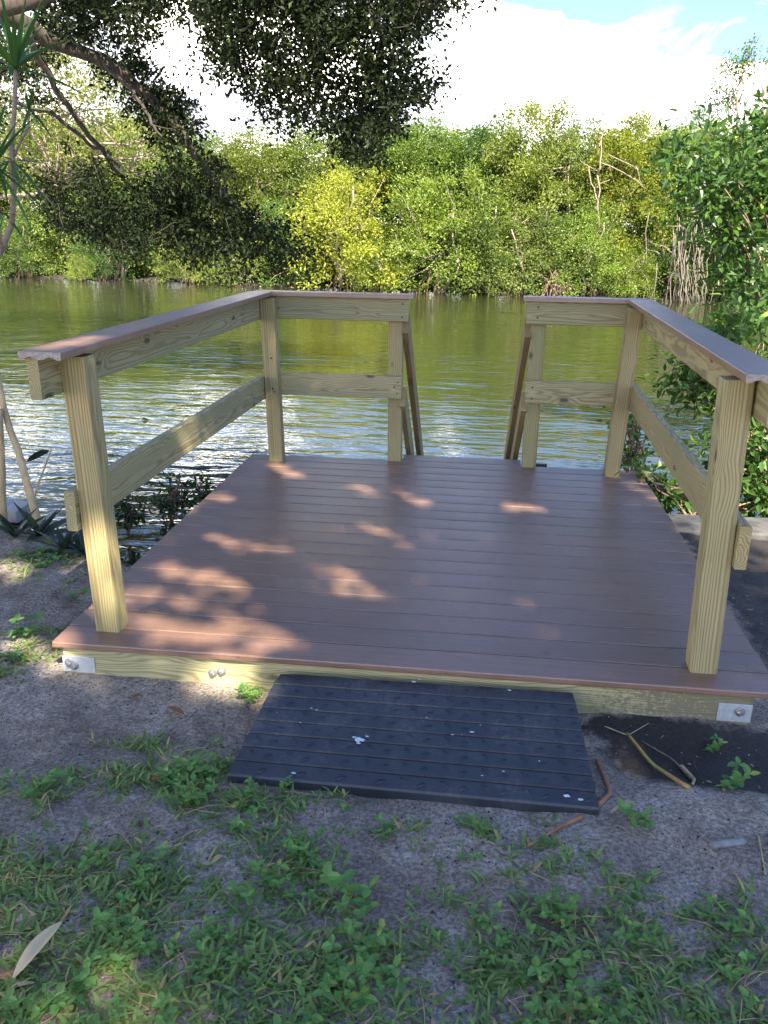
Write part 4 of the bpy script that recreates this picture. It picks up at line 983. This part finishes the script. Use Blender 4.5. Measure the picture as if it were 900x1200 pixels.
stick([(618, 992), (660, 968), (682, 958)], .003, .008, FROND, 'brown bark strip lying below the ramp lower right corner', 'bark_strip', 'bark')
stick([(832, 997), (870, 992)], .011, .011, GREYP, 'short grey tube piece lying on the soil at the right', 'tube_piece', 'tube')
stick([(120, 1077), (160, 1050)], .0045, .006, FROND, 'dark brown stick in the grass above the big dry leaf')
stick([(-5, 1150), (24, 1140)], .007, .006, FROND, 'reddish stick at the left picture edge beside the big dry leaf')
stick([(188, 872), (230, 835)], .0012, .0018, TWIG, 'thin dark twig on bare sand left of the ramp', 'twig', 'twig', .003)
stick([(752, 862), (790, 880), (812, 905)], .002, .004, TWIG, 'thin dark root curving over the wet soil', 'twig', 'twig')
stick([(800, 888), (815, 905), (812, 918)], .007, .004, TAN, 'pale split stub at the edge of the wet hollow', 'wood_stub', 'wood')
stick([(888, 985), (896, 1030)], .002, .0015, TAN, 'white dry stem at the right picture edge below the wet soil', 'dry_stem', 'stem')
stick([(690, 872), (668, 866)], .0018, .001, TAN, 'curved dry grass stem by the ramp edge', 'dry_stem', 'stem')
stick([(708, 853), (736, 860), (760, 850)], .002, .001, TAN, 'pale curled stem on the dark soil under the joist', 'dry_stem', 'stem', .015)
# bits blown onto the deck
def on_deck(u, v, L, label):
    p = on(u, v, 2, 0.); V, F, k = leaves(np.array([[0, 0, .001]]), np.array([[1., .3, 0]]), np.array([[0, .1, 1.]]), L, L*.45, True, .2)
    tag(obj('leaf_fragment', me_arr('leaf_fragment', V, F, [DRYLEAF], False, np.full(len(V), .1)), loc=tuple(p+[0, 0, .002])), label, 'leaf bit')
on_deck(637, 766, .022, 'tiny dark leaf bit in the board gap near the front edge')
on_deck(186, 717, .018, 'tiny pale leaf bit in the sun patch behind the front left post')
on_deck(554, 712, .012, 'dark speck of leaf on the middle of the deck')
r = np.random.default_rng(91); n = 130
P = np.stack([r.uniform(.05, 2.45, n), np.abs(r.normal(0, .7, n))+.02, np.full(n, .0012)], 1); P = P[P[:, 1] < 2.7]; n = len(P)
V, F, k = leaves(P, unit(n, r)*[1, 1, .05], unit(n, r)*.2+[0, 0, 1], r.uniform(.003, .011, n), r.uniform(.002, .005, n), False, .2, r)
tag(obj('deck_crumbs', me_arr('deck_crumbs', V, F, [DRYLEAF], False, np.repeat(r.random(n)*.7, k))), 'crumbs of dry leaf and soil lying on the deck boards', 'crumbs', kind='stuff')
# floating leaf
p = on(166, 492, 2, WZ+.004)
V, F, k = leaves(np.array([[0, 0, .0]]), np.array([[1., .1, 0]]), np.array([[0, .3, 1.]]), .08, .05, True, .5)
tag(obj('floating_leaf', me_arr('floating_leaf', V, F, [BOATM], False, np.full(len(V), .1)), loc=tuple(p)), 'small dark leaf floating on the water beyond the left railing', 'floating leaf')
print('tris', sum(len(m_.loops)-2*len(m_.polygons) for m_ in bpy.data.meshes))
